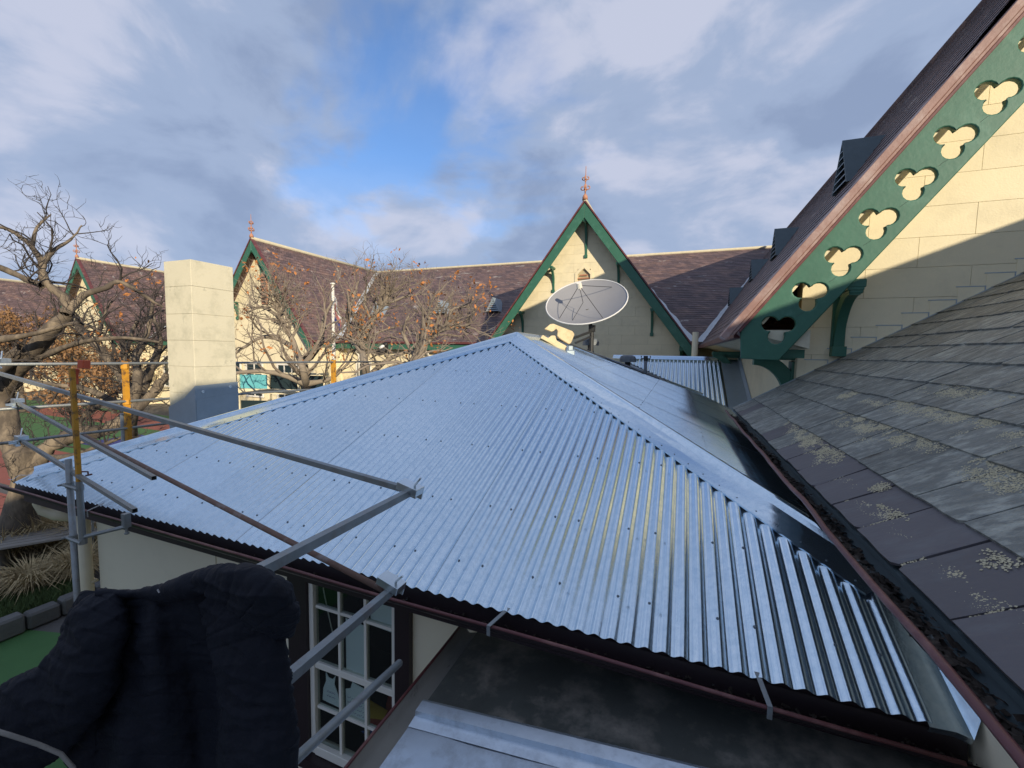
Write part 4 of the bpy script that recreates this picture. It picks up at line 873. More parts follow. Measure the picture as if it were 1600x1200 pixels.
# cowl vents and pipe
def cowl(u_, v_, d_, lab, s=1.0):
    c = W(u_, v_, d_); T = thing('cowl_vent', lab, 'roof vent', c, group='cowl vents behind the ridge')
    mb = MB(); mb.tube([c+Vector((0, 0, -.34*s)), c+Vector((0, 0, -.16*s)), c+Vector((0, 0, -.05*s))], [.11*s, .06*s, .06*s], 12); obj('pipe', mb, 'dark_metal', T, smooth=True)
    mb = MB(); rows = []
    for i, (r_, z_) in enumerate(((.0, .06), (.10, .055), (.15, .03), (.175, -.02), (.175, -.09), (.16, -.09))): rows.append([c+Vector((r_*s*cos(2*pi*k/10), r_*s*sin(2*pi*k/10), z_*s)) for k in range(11)])
    mb.grid(rows); obj('hood', mb, 'vent_grey', T)
cowl(923, 533, 8.95, 'grey roof vent cowl directly behind the foot of the dish pole')
cowl(981, 559, 9.0, 'grey roof vent cowl standing alone right of the dish pole')
c = W(1008, 590, 8.9); sp_ = thing('vent_pipe', 'slim grey pipe with a black clip at its top, right of the vent cowls', 'pipe', c)
mb = MB(); mb.tube([c, W(1009, 562, 8.9)], .035, 10); obj('pipe', mb, 'vent_grey', sp_, smooth=True)
mb = MB(); q = W(1009, 559, 8.9); mb.tube([q+Vector((0, 0, -.06)), q+Vector((0, 0, .04))], .045, 10); mb.tube([q+Vector((-.09, 0, .04)), q+Vector((-.09, 0, -.02)), q+Vector((.09, 0, -.02)), q+Vector((.09, 0, .04))], .014, 6); mb.ball(c, .07, 1, 1, .5, 8, 6); obj('clip', mb, 'dark_metal', sp_)
mb = MB(); mb.tube([A_+Vector((.22, 1.0, .03)), Vector((-.95, 8.75, -.27)), Vector((-.35, 9.35, -.52))], .012, 6); obj('conduit', mb, 'dark_metal', None, label='long thin black conduit along the far edge of the metal roof', cat='conduit')

# ------------------------------------------------------------------ scaffold edge rails
def clamp(parent, c, dx, dy, s=1.12, m='bright_zinc'):
    c = Vector(c); x = Vector(dx).normalized(); z = Vector((0, 0, 1)); y = z.cross(x).normalized(); z = x.cross(y); fr = frame(c, x, y, z); mb = MB()
    mb.box((-.055*s, -.03*s, -.004), (.055*s, .032*s, .031*s), fr); mb.box((-.055*s, -.034*s, -.035*s), (.055*s, -.026*s, .03*s), fr); mb.box((-.02*s, -.05*s, -.05*s), (.03*s, -.034*s, -.01*s), fr)
    mb.tube([fr @ Vector((.01*s, -.04*s, -.02*s)), fr @ Vector((.015*s, -.075*s, -.02*s))], .007*s, 6); mb.tube([fr @ Vector((-.02*s, .0, .03*s)), fr @ Vector((-.055*s, .02*s, .09*s))], .0055*s, 6)
    mb.box((.02*s, -.085*s, -.032*s), (.032*s, -.03*s, -.008*s), fr); mb.tube([fr @ Vector((.04*s, -.05*s, -.045*s)), fr @ Vector((.04*s, -.02*s, -.045*s))], .012*s, 6)
    return obj('clamp', mb, m, parent, bevel=.0015)
def rail(lab, P, Q, r=.02, m='tube_steel', sq=True, clamps=(), cat='rail', open_end=True, grp='scaffold guard rails'):
    P, Q = Vector(P), Vector(Q); T = thing('scaffold_rail', lab, cat, P, group=grp)
    mb = MB(); mb.tube([P, P.lerp(Q, .33), P.lerp(Q, .66), Q], r, 12, cap=not sq, square=sq)
    if sq: mb.tube([P.lerp(Q, .001), Q.lerp(P, .001)], r*.82, square=True, cap=False); mb.tube([Q.lerp(P, .03), Q.lerp(P, .031)], r*.8, square=True)
    obj('tube', mb, m, T, smooth=not sq)
    for c, dx in clamps: clamp(T, c, dx, None)
    return T
C1, C2, C3 = W(640, 769, 2.18), W(610, 924, 2.05), W(624, 1036, 1.95)
E1, E2, E3 = W(352, 920, 1.17), W(392, 1108, 1.17), W(380, 1262, 1.08)
rail('upper square tube running from behind the jacket up over the roof edge', E1, C1+(C1-E1).normalized()*.08, .0165, clamps=[(C1+Vector((0, 0, .01)), Vector((-1, 0, .25)))])
rail('middle square tube running from the jacket to the clamp at the gutter above the window', E2, C2, .0165, clamps=[(C2+Vector((0, 0, .03)), Vector((-1, 0, .3)))])
rail('lowest round tube crossing in front of the window and ending free', E3, C3, .017, sq=False)
rail('long grey square tube sloping left from the upper clamp over the metal roof', W(-90, 558, 5.0), W(628, 763, 2.22), .015)
rail('long rusty brown tube sloping from the yellow post to the clamp above the window', W(132, 681, 3.6), W(600, 922, 2.10), .016, 'rusty_steel', sq=False)
rail('grey square tube with open end, just below the rusty brown tube', W(20, 625, 4.6), W(241, 747, 2.75), .013, clamps=[(W(28, 628, 4.5), Vector((1, -.1, 0)))])
rail('short grey square tube with open end, lowest at the left over the gutter', W(27, 684, 4.3), W(211, 798, 2.6), .013, clamps=[(W(34, 686, 4.2), Vector((1, -.1, 0)))])
rail('upper thin rail along the far left eave, passing behind the chimney', (-6.6, 1.2, -.22), (-6.6, 8.2, -.30), .017, sq=False)
rail('middle thin rail along the far left eave', (-6.6, 1.2, -.68), (-6.6, 8.2, -.86), .017, sq=False)
rail('lower thin rail along the far left eave', (-6.6, 1.2, -1.05), (-6.6, 8.2, -1.16), .017, sq=False)
def post(lab, x, y, z0, z1, r, m, sq=False, extra=None):
    T = thing('scaffold_post', lab, 'scaffold post', (x, y, z0), group='scaffold posts'); mb = MB(); mb.tube([(x, y, z0), (x, y, z1)], r, 14, square=sq); obj('tube', mb, m, T, smooth=not sq); return T
pl = W(112, 800, 3.3); ztop = W(107, 716, 3.3).z; p1 = post('thick grey round scaffold post standing beside the yellow post', pl.x, pl.y, GZ, ztop, .021, 'tube_steel')
pr_ = W(124, 760, 3.22); p2 = post('yellow painted square post in front at the left roof corner', pr_.x, pr_.y, W(124, 770, 3.22).z, W(122, 575, 3.22).z, .014, 'yellow_paint', True)
mb = MB(); mb.tube([(pr_.x, pr_.y, W(124, 752, 3.22).z), (pr_.x, pr_.y, W(124, 848, 3.22).z)], .021, 14); mb.tube([(pr_.x, pr_.y, W(124, 842, 3.22).z), W(200, 822, 3.3)], .015, 10); q = W(197, 812, 3.3); mb.box((-.022, -.022, -.06), (.022, .022, .05), frame(q, (1, 0, 0), (0, 1, 0), (0, 0, 1))); mb.tube([q+Vector((0, 0, -.06)), q+Vector((0, 0, -.10))], .01, 8); mb.ball(q+Vector((0, 0, -.11)), .018, 1, 1, .6, 8, 5)
obj('bracket_arm', mb, 'tube_steel', p2, smooth=False)
for zz_ in (760, 846):
    a, b = Vector((pl.x, pl.y, W(124, zz_, 3.25).z)), Vector((pr_.x, pr_.y, W(124, zz_, 3.25).z)); mb = MB()
    for cc in (a, b): mb.tube([cc+Vector((0, 0, -.02)), cc+Vector((0, 0, .02))], .027, 12)
    mb.tube([a+Vector((-.05, -.02, 0)), b+Vector((.02, -.02, 0))], .012, 6); mb.tube([a+Vector((-.05, -.05, 0)), a+Vector((-.05, .03, .0))], .008, 6); obj('coupler', mb, 'tube_steel', p1)
mb = MB(); q = W(124, 572, 3.2); mb.box((.012, -.03, -.02), (.06, .03, .045), frame(q, RT, fw, UP)); mb.box((-.05, -.02, -.14), (-.022, .02, -.03), frame(q, RT, fw, UP)); mb.tube([q+RT*-.06+UP*-.16, q+RT*-.02+UP*-.02], .016, square=True); obj('toggle', mb, 'orange_paint', p2, bevel=.004)
mb = MB(); q = W(128, 737, 3.2); mb.tube([q, q+RT*.045, q+RT*.05-UP*.03], .006, 6); mb.tube([q+RT*.03-UP*.03, q+RT*.075-UP*.02], .007, 6); obj('trigger', mb, 'maroon_paint', p2)
for (u_, lab) in ((195, 'yellow topped scaffold post seen through the bare branches left of the chimney'), (521, 'bright orange yellow scaffold post behind the left hip, right of the chimney')):
    d = onX(u_, 570, -6.62); T = post(lab, d.x, d.y, GZ, d.z+.10 if u_ > 500 else d.z+.04, .026 if u_ < 500 else .035, 'yellow_paint', True)
    if u_ < 500:
        mb = MB(); mb.tube([(d.x-.10, d.y, GZ), (d.x-.10, d.y, -.9)], .03, 12); obj('standard', mb, 'tube_steel', T, smooth=True)
    mb = MB()
    for z in (-.28, -.74, -1.08): mb.tube([(d.x, d.y, z-.03), (d.x, d.y, z+.03)], .045, 8)
    obj('collar', mb, 'yellow_paint', T)
cl_ = W(4, 566, 5.2); mb = MB(); 
T = thing('hook_clamp', 'small zinc plated clamp at the left frame edge on the top rail', 'clamp', cl_); clamp(T, cl_, Vector((1, 0, 0)), None, 1.5)
# wires with hooks near left
mb = MB(); pts = [W(60, 640, 4.4), W(75, 700, 4.3), W(60, 725, 4.2)]
mb.tube([W(-20, 1138, .9), W(20, 1150, .92), W(60, 1163, .95), (W(95, 1178, .97)), W(115, 1200, .98), W(120, 1240, .98)], .0045, 6)
obj('strap_cord', mb, 'wood_grey', None, label='thin pale cord crossing the bottom left corner below the jacket sleeve', cat='cord', smooth=True)

# ------------------------------------------------------------------ quilted jacket
def cloth_grid(rowfn, nu, nv, quilt, seed, amp=.012, closed=False):
    rows = []
    for i in range(nv+1):
        rows.append([rowfn(j/nu, i/nv) for j in range(nu+1)])
    return rows
def displace(rows, quilt, amp, seed, wr=.012):
    nv, nu = len(rows)-1, len(rows[0])-1; outr = []
    for i in range(nv+1):
        rr = []
        for j in range(nu+1):
            a = rows[min(i+1, nv)][j]-rows[max(i-1, 0)][j]; b = rows[i][min(j+1, nu)]-rows[i][max(j-1, 0)]
            n = a.cross(b)
            n = n.normalized() if n.length > 1e-9 else Vector((0, 0, 0))
            p = rows[i][j]; q = Vector((p.x*5+seed, p.y*5, p.z*5))
            s = i/nv*quilt+.25*mnoise.noise(q*.8); puff = 1-math.exp(-abs(sin(s*pi))*5)
            qs = Vector((p.x*9+seed+p.z*5, p.y*7, p.z*22)); cr = (1-abs(mnoise.noise(qs*1.1)))**4; cr2 = (1-abs(mnoise.noise(Vector((p.x*30, p.y*14+seed, p.z*9)))))**5
            w = mnoise.noise(q)*wr*1.6+mnoise.noise(q*2.3)*wr+cr*wr*.9-cr2*wr*.4+mnoise.noise(q*14)*wr*.07
            rr.append(p+n*(puff*amp*.5+w))
        outr.append(rr)
    return outr
def lerp_poly(pl_, t):
    n = len(pl_)-1; k = min(int(t*n), n-1); f = t*n-k; f = f*f*(3-2*f)*.35+f*.65; return pl_[k][0]+(pl_[k+1][0]-pl_[k][0])*f, pl_[k][1]+(pl_[k+1][1]-pl_[k][1])*f
jk = thing('jacket', 'dark navy quilted puffer jacket with a hood hung over the scaffold rail', 'jacket', W(260, 1000, 1.15))
# body: left and right outlines, closed front/back loop
lo = [(132, 928), (105, 985), (112, 1080), (110, 1160), (90, 1330)]; ro = [(400, 905), (436, 1000), (447, 1080), (452, 1190), (455, 1330)]
def body(u_, v_):
    a = lerp_poly(lo, v_); b = lerp_poly(ro, v_); th = 2*pi*u_; cxm = (a[0]+b[0])/2; hw_ = (b[0]-a[0])/2
    c_ = -cos(th); px_ = cxm+hw_*(abs(c_)**.8*(1 if c_ > 0 else -1)); q = (c_+1)/2
    py_ = a[1]*(1-q)+b[1]*q+(10*sin(pi*q)+6*sin(q*9))*(1-v_)
    s_ = sin(th); fold = (.026*cos((q*2.3+.22*v_)*2*pi)+.012*sin((q*5.1-.5*v_)*2*pi+1))*min(1, .15+v_*3)*(1-abs(2*q-1)**3)
    d = 1.17-.045*s_*(.12+.88*min(1, v_*4)**.5)-(fold if s_ > 0 else 0)+.04*v_
    return W(px_, py_, d)
rows = displace(cloth_grid(body, 170, 150, 12, 1), 12, .009, 3, .009)
mb = MB(); mb.grid(rows); mb.add([p for p in rows[0]], [tuple(range(len(rows[0])))]); obj('body', mb, 'navy_cloth', jk, smooth=True)
def tube_cloth(path, name, quilt, seed, amp, nu=90, nv=130, wr=.0085):
    """path: (u, v, depth, half width px, half depth m)"""
    def fn(u_, v_):
        n = len(path)-1; k = min(int(v_*n), n-1); f = v_*n-k; P = [path[max(k-1, 0)], path[k], path[k+1], path[min(k+2, n)]]
        cr = lambda i, t: .5*(2*P[1][i]+(P[2][i]-P[0][i])*t+(2*P[0][i]-5*P[1][i]+4*P[2][i]-P[3][i])*t*t+(3*P[1][i]-P[0][i]-3*P[2][i]+P[3][i])*t*t*t)
        c = [cr(i, f) for i in range(5)]; e = .02; tx, ty = cr(0, f+e)-cr(0, f-e), cr(1, f+e)-cr(1, f-e); l = sqrt(tx*tx+ty*ty)+1e-6; nx, ny = -ty/l, tx/l; th = 2*pi*u_
        hw_ = max(c[3], 2)
        return W(c[0]+nx*hw_*cos(th), c[1]+ny*hw_*cos(th), c[2]-max(c[4], .005)*sin(th))
    rows = displace(cloth_grid(fn, nu, nv, quilt, seed), quilt, amp, seed, wr); mb = MB(); mb.grid(rows); mb.add(rows[0], [tuple(range(nu+1))]); mb.add(rows[-1], [tuple(range(nu, -1, -1))]); return obj(name, mb, 'navy_cloth', jk, smooth=True)
tube_cloth([(182, 926, 1.16, 18, .025), (160, 965, 1.13, 40, .04), (134, 1030, 1.12, 52, .05), (88, 1096, 1.12, 64, .05), (10, 1146, 1.13, 72, .05), (-90, 1190, 1.13, 76, .05)], 'sleeve', 11, 9, .009)
tube_cloth([(335, 925, 1.12, 26, .03), (372, 965, 1.10, 50, .045), (395, 1040, 1.09, 54, .055), (403, 1130, 1.09, 54, .055), (406, 1220, 1.09, 54, .055), (404, 1330, 1.10, 54, .05)], 'sleeve', 13, 21, .009)
tube_cloth([(285, 914, 1.10, 8, .02), (318, 912, 1.08, 20, .04), (362, 914, 1.06, 33, .06), (402, 932, 1.04, 44, .075), (428, 962, 1.05, 40, .065), (438, 984, 1.07, 26, .04), (441, 996, 1.08, 10, .02)], 'hood', 6, 33, .009, wr=.009)
tube_cloth([(150, 930, 1.15, 8, .02), (205, 928, 1.15, 7, .02), (250, 926, 1.12, 12, .03), (285, 918, 1.10, 17, .035), (330, 905, 1.10, 18, .03), (360, 900, 1.10, 8, .02)], 'collar', 5, 5, .004, nv=60, nu=20, wr=.004)
mb = MB(); mb.tube([W(246, 921, 1.075), W(249, 926, 1.075)], .0022, 6); obj('zip_pull', mb, 'zip_metal', jk)

# ------------------------------------------------------------------ flag poles, flag, bird
for u_, v0_, dd, lab, gr in ((349, 450, 15.0, 'white flagpole without a flag, left of the flag', None), (520, 446, 14.0, 'white flagpole with a small red white and blue flag', None)):
    tp = W(u_, v0_, dd); T = thing('flagpole', lab, 'flagpole', (tp.x, tp.y, GZ), group='white flagpoles'); mb = MB(); mb.tube([(tp.x, tp.y, GZ), tp], [.075, .045], 10); mb.ball(tp+Vector((0, 0, .05)), .09, 1, 1, .5, 8, 6); obj('pole', mb, 'white_paint', T, smooth=True)
    if u_ == 520:
        for k, (m_, a, b) in enumerate((('flag_white', 0, .33), ('flag_red', .33, .7), ('flag_blue', .7, 1))):
            mb = MB(); rows = []
            for i in range(7):
                f = i/6; z = tp.z-.35-1.7*(a+(b-a)*0)-.0
                rows.append([tp+Vector((.05+.28*f*(1-.25*q), .05*sin(f*7+q*3), -.3-.75*q-.75*f*(1-.3*q))) for q in (a, (a+b)/2, b)])
            mb.grid(rows); obj('flag', mb, m_, T, smooth=True)
bp_ = W(597, 548, 11.5); bd = thing('magpie', 'black and white bird perched in the leafy branches', 'bird', bp_)
mb = MB(); fr = frame(bp_, (RT*.8+UP*.5).normalized(), fw, (UP*.8-RT*.5).normalized())
def ell(mb, c, r): 
    b2_ = MB(); b2_.ball((0, 0, 0), 1, *r, nu=12, nv=8); mb.add([fr @ (Vector(p)+Vector(c)) for p in b2_.v], b2_.f)
ell(mb, (0, 0, 0), (.20, .10, .11)); ell(mb, (.17, 0, .09), (.085, .07, .075)); ell(mb, (-.28, 0, -.02), (.16, .035, .02)); mb.tube([fr @ Vector((.24, 0, .10)), fr @ Vector((.34, 0, .08))], [.022, .004], 6)
for s in (-.03, .03): mb.tube([fr @ Vector((.02, s, -.08)), fr @ Vector((-.02, s, -.20))], .01, 5)
obj('body', mb, 'bird_black', bd, smooth=True); mb = MB(); ell(mb, (.06, -.03, .075), (.09, .08, .055)); obj('nape', mb, 'bird_white', bd, smooth=True)

# ------------------------------------------------------------------ trees
def grow(name, lab, limbs, seed, lens=(1.2, .7, .38), dens=(2.6, 4.2, 6), leaves=0, leaf_m='autumn_leaf', bark='bark', twig='twig_bark', upk=.35, depth=3, maxlev2=None, lsize=.07, kink=.45, grp='bare trees in the yard', per=14):
    r = random.Random(seed); T = thing(name, lab, 'tree', Vector(limbs[0][0][0]), group=grp)
    tb, bb_, lf = MB(), MB(), MB(); tips = []
    def poly(start, d, length, rad, lev):
        n = 5 if lev < 2 else 4; pts = [Vector(start)]; d = d.normalized(); rr = [rad]
        for i in range(n):
            d = (d+Vector((r.gauss(0, kink), r.gauss(0, kink), r.gauss(0, kink)+upk*.5))*.55).normalized()
            pts.append(pts[-1]+d*length/n); rr.append(rad*(1-(i+1)/n*.62))
        return pts, rr, d
    def spawn(pts, rr, lev):
        tot = sum((b-a).length for a, b in zip(pts[:-1], pts[1:])); cnt = int(tot*dens[min(lev, len(dens)-1)]*r.uniform(.8, 1.2))+1
        for _ in range(cnt):
            t = r.uniform(.18 if lev else .25, 1); i = min(int(t*(len(pts)-1)), len(pts)-2); f = t*(len(pts)-1)-i; p = pts[i].lerp(pts[i+1], f); ax_ = (pts[i+1]-pts[i]).normalized()
            q = Vector((r.gauss(0, 1), r.gauss(0, 1), r.gauss(.2, .8))); q = (q-ax_*q.dot(ax_)*.5).normalized()
            d = (q*.9+ax_*.6+Vector((0, 0, upk))).normalized(); L_ = lens[lev]*r.uniform(.6, 1.3)*(1.15-.5*t); ra = max(.0045, min(rr[i]*.5, L_*.026))
            P, R_, dd_ = poly(p, d, L_, ra, lev+1); bb_.tube(P, R_, 5 if lev == 0 else (4 if lev == 1 else 3), cap=False)
            if lev+1 < depth: spawn(P, R_, lev+1)
            else: tips.append(P[-1])
    for pts, rad in limbs:
        pts = [Vector(p) for p in pts]
        # smooth polyline
        P = []
        for i in range(len(pts)-1):
            a, b, c, d = pts[max(i-1, 0)], pts[i], pts[i+1], pts[min(i+2, len(pts)-1)]
            for k in range(4):
                t = k/4; P.append(.5*((2*b)+(c-a)*t+(2*a-5*b+4*c-d)*t*t+(3*b-a-3*c+d)*t*t*t)+Vector((r.gauss(0, 1), r.gauss(0, 1), r.gauss(0, 1)))*rad[0]*.07)
        P.append(pts[-1]); R_ = [rad[0]+(rad[1]-rad[0])*i/(len(P)-1) for i in range(len(P))]; R_ = [x*(1+.10*r.gauss(0, 1)) for x in R_]
        tb.tube(P, R_, 10 if rad[0] > .1 else 7, cap=False); spawn(P[::2], R_[::2], 0)
    obj('trunk', tb, bark, T, smooth=True); obj('branches', bb_, twig, T)
    if leaves:
        r.shuffle(tips); n = int(len(tips)*leaves)
        for p in tips[:n]:
            for _ in range(per):
                c = p+Vector((r.gauss(0, .10), r.gauss(0, .10), r.gauss(0, .10))); a = Vector((r.gauss(0, 1), r.gauss(0, 1), r.gauss(0, 1))).normalized(); b = a.cross(Vector((r.gauss(0, 1), r.gauss(0, 1), r.gauss(0, 1)))).normalized(); s = lsize*r.uniform(.5, 1.3)
                lf.add([c-a*s, c+b*s*.5, c+a*s, c-b*s*.5], [(0, 1, 2, 3)])
        obj('foliage', lf, leaf_m, T, kind='stuff')
    return T
def P3(lst): return [W(u_, v_, d_) for u_, v_, d_ in lst]
gp = onZ(28, 892, GZ)
base = [gp, W(32, 830, 8.1), W(45, 745, 8.0)]
grow('plane_tree', 'huge old tree at the left with a thick lit trunk and gnarled bare limbs', [
    (base+[W(38, 705, 8.0)], (.33, .22)),
    (P3([(45, 745, 8.0), (20, 690, 8.1), (8, 620, 8.2), (30, 575, 8.0), (70, 530, 7.8), (105, 490, 7.7)]), (.19, .115)),
    (P3([(105, 490, 7.7), (100, 465, 7.7), (70, 440, 7.6), (66, 415, 7.6), (50, 385, 7.6), (15, 360, 7.5), (-10, 352, 7.4)]), (.085, .022)),
    (P3([(105, 490, 7.7), (130, 462, 7.8), (165, 450, 7.9), (188, 440, 8.0), (225, 462, 8.2), (255, 480, 8.4)]), (.07, .02)),
    (P3([(66, 415, 7.6), (85, 390, 7.7), (110, 375, 7.9), (128, 352, 8.0)]), (.05, .012)),
    (P3([(50, 385, 7.6), (58, 355, 7.7), (80, 335, 7.8)]), (.035, .01)),
    (P3([(-30, 410, 7.3), (0, 418, 7.5), (40, 435, 7.6), (66, 446, 7.6)]), (.05, .06)),
    (P3([(60, 560, 7.9), (110, 540, 7.6), (150, 530, 7.5), (200, 528, 7.6), (250, 535, 7.7)]), (.06, .02)),
    (P3([(45, 745, 8.0), (70, 705, 8.1), (110, 680, 8.3), (165, 672, 8.7), (205, 645, 9.0), (245, 605, 9.3), (262, 585, 9.4)]), (.17, .08)),
    (P3([(70, 715, 8.1), (110, 712, 7.9), (150, 698, 7.8), (200, 680, 7.9)]), (.06, .02)),
    (P3([(-40, 590, 7.5), (0, 575, 7.7), (40, 545, 7.8)]), (.16, .12)),
    (P3([(205, 645, 9.0), (215, 600, 9.2), (212, 560, 9.4), (230, 520, 9.6), (240, 470, 9.7)]), (.11, .03)),
    (P3([(0, 530, 7.2), (60, 520, 7.3), (120, 505, 7.5), (160, 520, 7.6)]), (.06, .02)),
], 3, lens=(.80, .55, .32), dens=(4.0, 4.6, 5.0), upk=.24, kink=.6)
d2 = 13.5
grow('street_tree', 'tangle of dark bare branches between the big tree and the chimney', [
    ([onZ(208, 720, GZ), W(206, 640, 11.5), W(190, 590, 11.5), W(150, 540, 11.6), W(110, 500, 11.8)], (.17, .05)),
    (P3([(206, 640, 11.5), (235, 580, 11.4), (250, 530, 11.3), (235, 490, 11.3)]), (.12, .04)),
    (P3([(190, 590, 11.5), (200, 540, 11.5), (215, 500, 11.6)]), (.09, .03)), (P3([(150, 540, 11.6), (160, 500, 11.5), (175, 470, 11.5)]), (.07, .02)),
    (P3([(206, 640, 11.5), (140, 610, 11.2), (80, 600, 11.0), (20, 590, 11)]), (.09, .03)),
], 8, lens=(1.3, .75, .42), dens=(3.2, 3.6, 4.0), leaves=.03, per=6, upk=.3, kink=.55)
grow('street_tree', 'bare tree with clusters of orange leaves, directly right of the chimney', [
    ([onZ(480, 655, GZ), W(478, 600, 12.5), W(462, 545, 12.5), W(442, 500, 12.4), W(430, 470, 12.3)], (.13, .035)),
    (P3([(478, 600, 12.5), (440, 585, 12.2), (400, 580, 12.0), (350, 585, 12.0)]), (.10, .04)),
    (P3([(462, 545, 12.5), (420, 525, 12.4), (385, 540, 12.3), (365, 555, 12.3)]), (.08, .03)), (P3([(470, 570, 12.5), (500, 540, 12.6), (505, 500, 12.6), (520, 470, 12.6)]), (.09, .03)),
    (P3([(442, 500, 12.4), (410, 480, 12.4), (385, 490, 12.4)]), (.06, .02)), (P3([(478, 600, 12.5), (520, 590, 12.6), (550, 560, 12.6)]), (.09, .03)),
], 14, lens=(1.6, .85, .42), dens=(2.2, 3.0, 3.4), leaves=.04, per=8, bark='pale_bark', twig='tan_twig', upk=.3, lsize=.06, kink=.5)
grow('street_tree', 'bare tree with orange leaf clusters rising behind the left hip of the metal roof', [
    ([onZ(575, 640, GZ), W(572, 590, 12.0), W(566, 540, 12.0), W(582, 505, 12.0), W(596, 478, 12.0), W(612, 455, 12.0)], (.11, .03)),
    (P3([(572, 560, 12.0), (545, 520, 12.0), (548, 480, 12.1), (560, 440, 12.1)]), (.08, .02)), (P3([(582, 505, 12.0), (570, 475, 12), (572, 448, 12)]), (.06, .02)),
    (P3([(572, 590, 12.0), (610, 560, 11.8), (650, 545, 11.8)]), (.09, .03)), (P3([(596, 478, 12.0), (630, 465, 12.0), (650, 460, 12)]), (.05, .02)),
], 19, lens=(1.35, .75, .38), dens=(2.2, 3.0, 3.6), leaves=.045, per=8, bark='pale_bark', twig='tan_twig', upk=.3, lsize=.06, kink=.5)
grow('street_tree', 'spreading bare tree with orange leaves whose limb leans right above the metal roof hip', [
    ([onZ(632, 640, GZ), W(632, 600, 11.5), W(650, 560, 11.5), W(675, 528, 11.5), W(700, 512, 11.5), W(735, 510, 11.6)], (.11, .03)),
    (P3([(675, 528, 11.5), (670, 490, 11.5), (678, 462, 11.5)]), (.07, .02)), (P3([(700, 512, 11.5), (705, 485, 11.5), (730, 478, 11.5)]), (.06, .02)), (P3([(650, 560, 11.5), (630, 520, 11.6), (640, 490, 11.6)]), (.07, .02)),
], 23, lens=(1.35, .75, .36), dens=(2.2, 3.0, 3.6), leaves=.05, per=8, bark='pale_bark', twig='tan_twig', upk=.25, lsize=.06, kink=.5)
# leafy brown trees far left
k = 0
for (u_, v_, d_, labx, s_, ht) in ((30, 560, 26, 'brown leafed tree at the left edge behind the big tree', 1.0, 4.6), (95, 560, 30, 'brown leafed tree behind the big tree, left of the farthest gable', 1.0, 5.2), (-60, 560, 24, 'brown leafed tree mostly outside the left edge', 1.0, 4.6), (175, 585, 26, 'low russet tree between the farthest gable and the chimney', .8, 3.0), (120, 600, 18, 'low leafy russet tree in the yard beneath the big limbs', .7, 2.3)):
    p = W(u_, v_, d_); b = Vector((p.x, p.y, GZ)); r = random.Random(40+k); k += 1
    limbs = [([b, b+Vector((0, 0, ht*.5)), b+Vector((r.uniform(-.5, .5), 0, ht))], (.16, .06))]
    for q in range(5):
        a = r.uniform(0, 6.3); limbs.append(([b+Vector((0, 0, ht*.4)), b+Vector((cos(a)*1.0*s_, sin(a)*1.0*s_, ht*.7)), b+Vector((cos(a)*2.3*s_, sin(a)*2.3*s_, ht*1.05))], (.09, .03)))
    grow('autumn_tree', labx, limbs, 50+k, lens=(1.5, .9, .5), dens=(1.7, 2.6, 3), leaves=.75, leaf_m='brown_leaf', upk=.3, lsize=.10, grp='brown leafed trees', per=9)

# ------------------------------------------------------------------ garden at the left
bed = MB(); 
rows = []
for i in range(26):
    rr = []
    for j in range(30):
        x = -30+i*.83; y = 1.6+j*.16
        rr.append(Vector((x, y, GZ+.02+.22*max(0, mnoise.noise(Vector((x*.6, y*.9, 2)))+.35)*min(1, j/5)*min(1, (25-i)/3+.2)*min(1, (29-j)/5))))
    rows.append(rr)
# bed polygon follows stone edging
E0, E1_ = onZ(-40, 1000, GZ+.1), onZ(150, 925, GZ+.1)
bed = MB(); dirE = (E1_-E0); dirE.z = 0; Le = dirE.length; dirE.normalize(); nE = Vector((-dirE.y, dirE.x, 0)); rows = []
for i in range(40):
    rr = []
    for j in range(20):
        p = E0+dirE*(Le*1.05*i/39-.5)+nE*(j*.16); rr.append(Vector((p.x, p.y, GZ+.12+.10*mnoise.noise(Vector((p.x*1.5, p.y*1.5, 0))))))
    rows.append(rr)
bed.grid(rows); struct('garden_bed', bed, 'garden_soil')
k = 0; x = 0.0
while x < Le:
    w = rnd.uniform(.34, .5); c = E0+dirE*(x+w/2)-nE*.09; mb = MB(); bx = MB(); fr = frame((c.x, c.y, GZ), dirE, nE, (0, 0, 1))
    mb.box((-w/2+.012, -.12, 0), (w/2-.012, .10, rnd.uniform(.24, .30)), fr); o = obj('edging_stone', mb, 'bluestone', None, label=('leftmost bluestone edging block between lawn and garden bed', 'second bluestone edging block from the left, beside the lawn', 'third bluestone edging block from the left, nearer the grey post', 'bluestone edging block directly below the grey scaffold post', 'last bluestone edging block beside the house corner', 'bluestone edging block under the wire fence end', 'bluestone edging block hidden by the house corner')[min(k, 6)], cat='edging stone', group='bluestone blocks edging the garden bed', bevel=.03)
    x += w; k += 1
def tussock(c, n, h, m, r, seed, lab):
    g = MB(); q = random.Random(seed)
    for _ in range(n):
        a = q.uniform(0, 6.3); rad = r*sqrt(q.random())*.35; b = Vector(c)+Vector((cos(a)*rad, sin(a)*rad, 0)); L_ = h*q.uniform(.6, 1.2); out_ = Vector((cos(a), sin(a), 0))*q.uniform(.2, 1.0)*r; wv = Vector((-sin(a), cos(a), 0))*.008
        p1_ = b+out_*.35+Vector((0, 0, L_*.65)); p2_ = b+out_+Vector((0, 0, L_*q.uniform(.35, 1)))
        g.add([b-wv, b+wv, p1_+wv, p1_-wv, p2_], [(0, 1, 2, 3), (3, 2, 4)])
    return obj('foliage', g, m, None)
k = 0
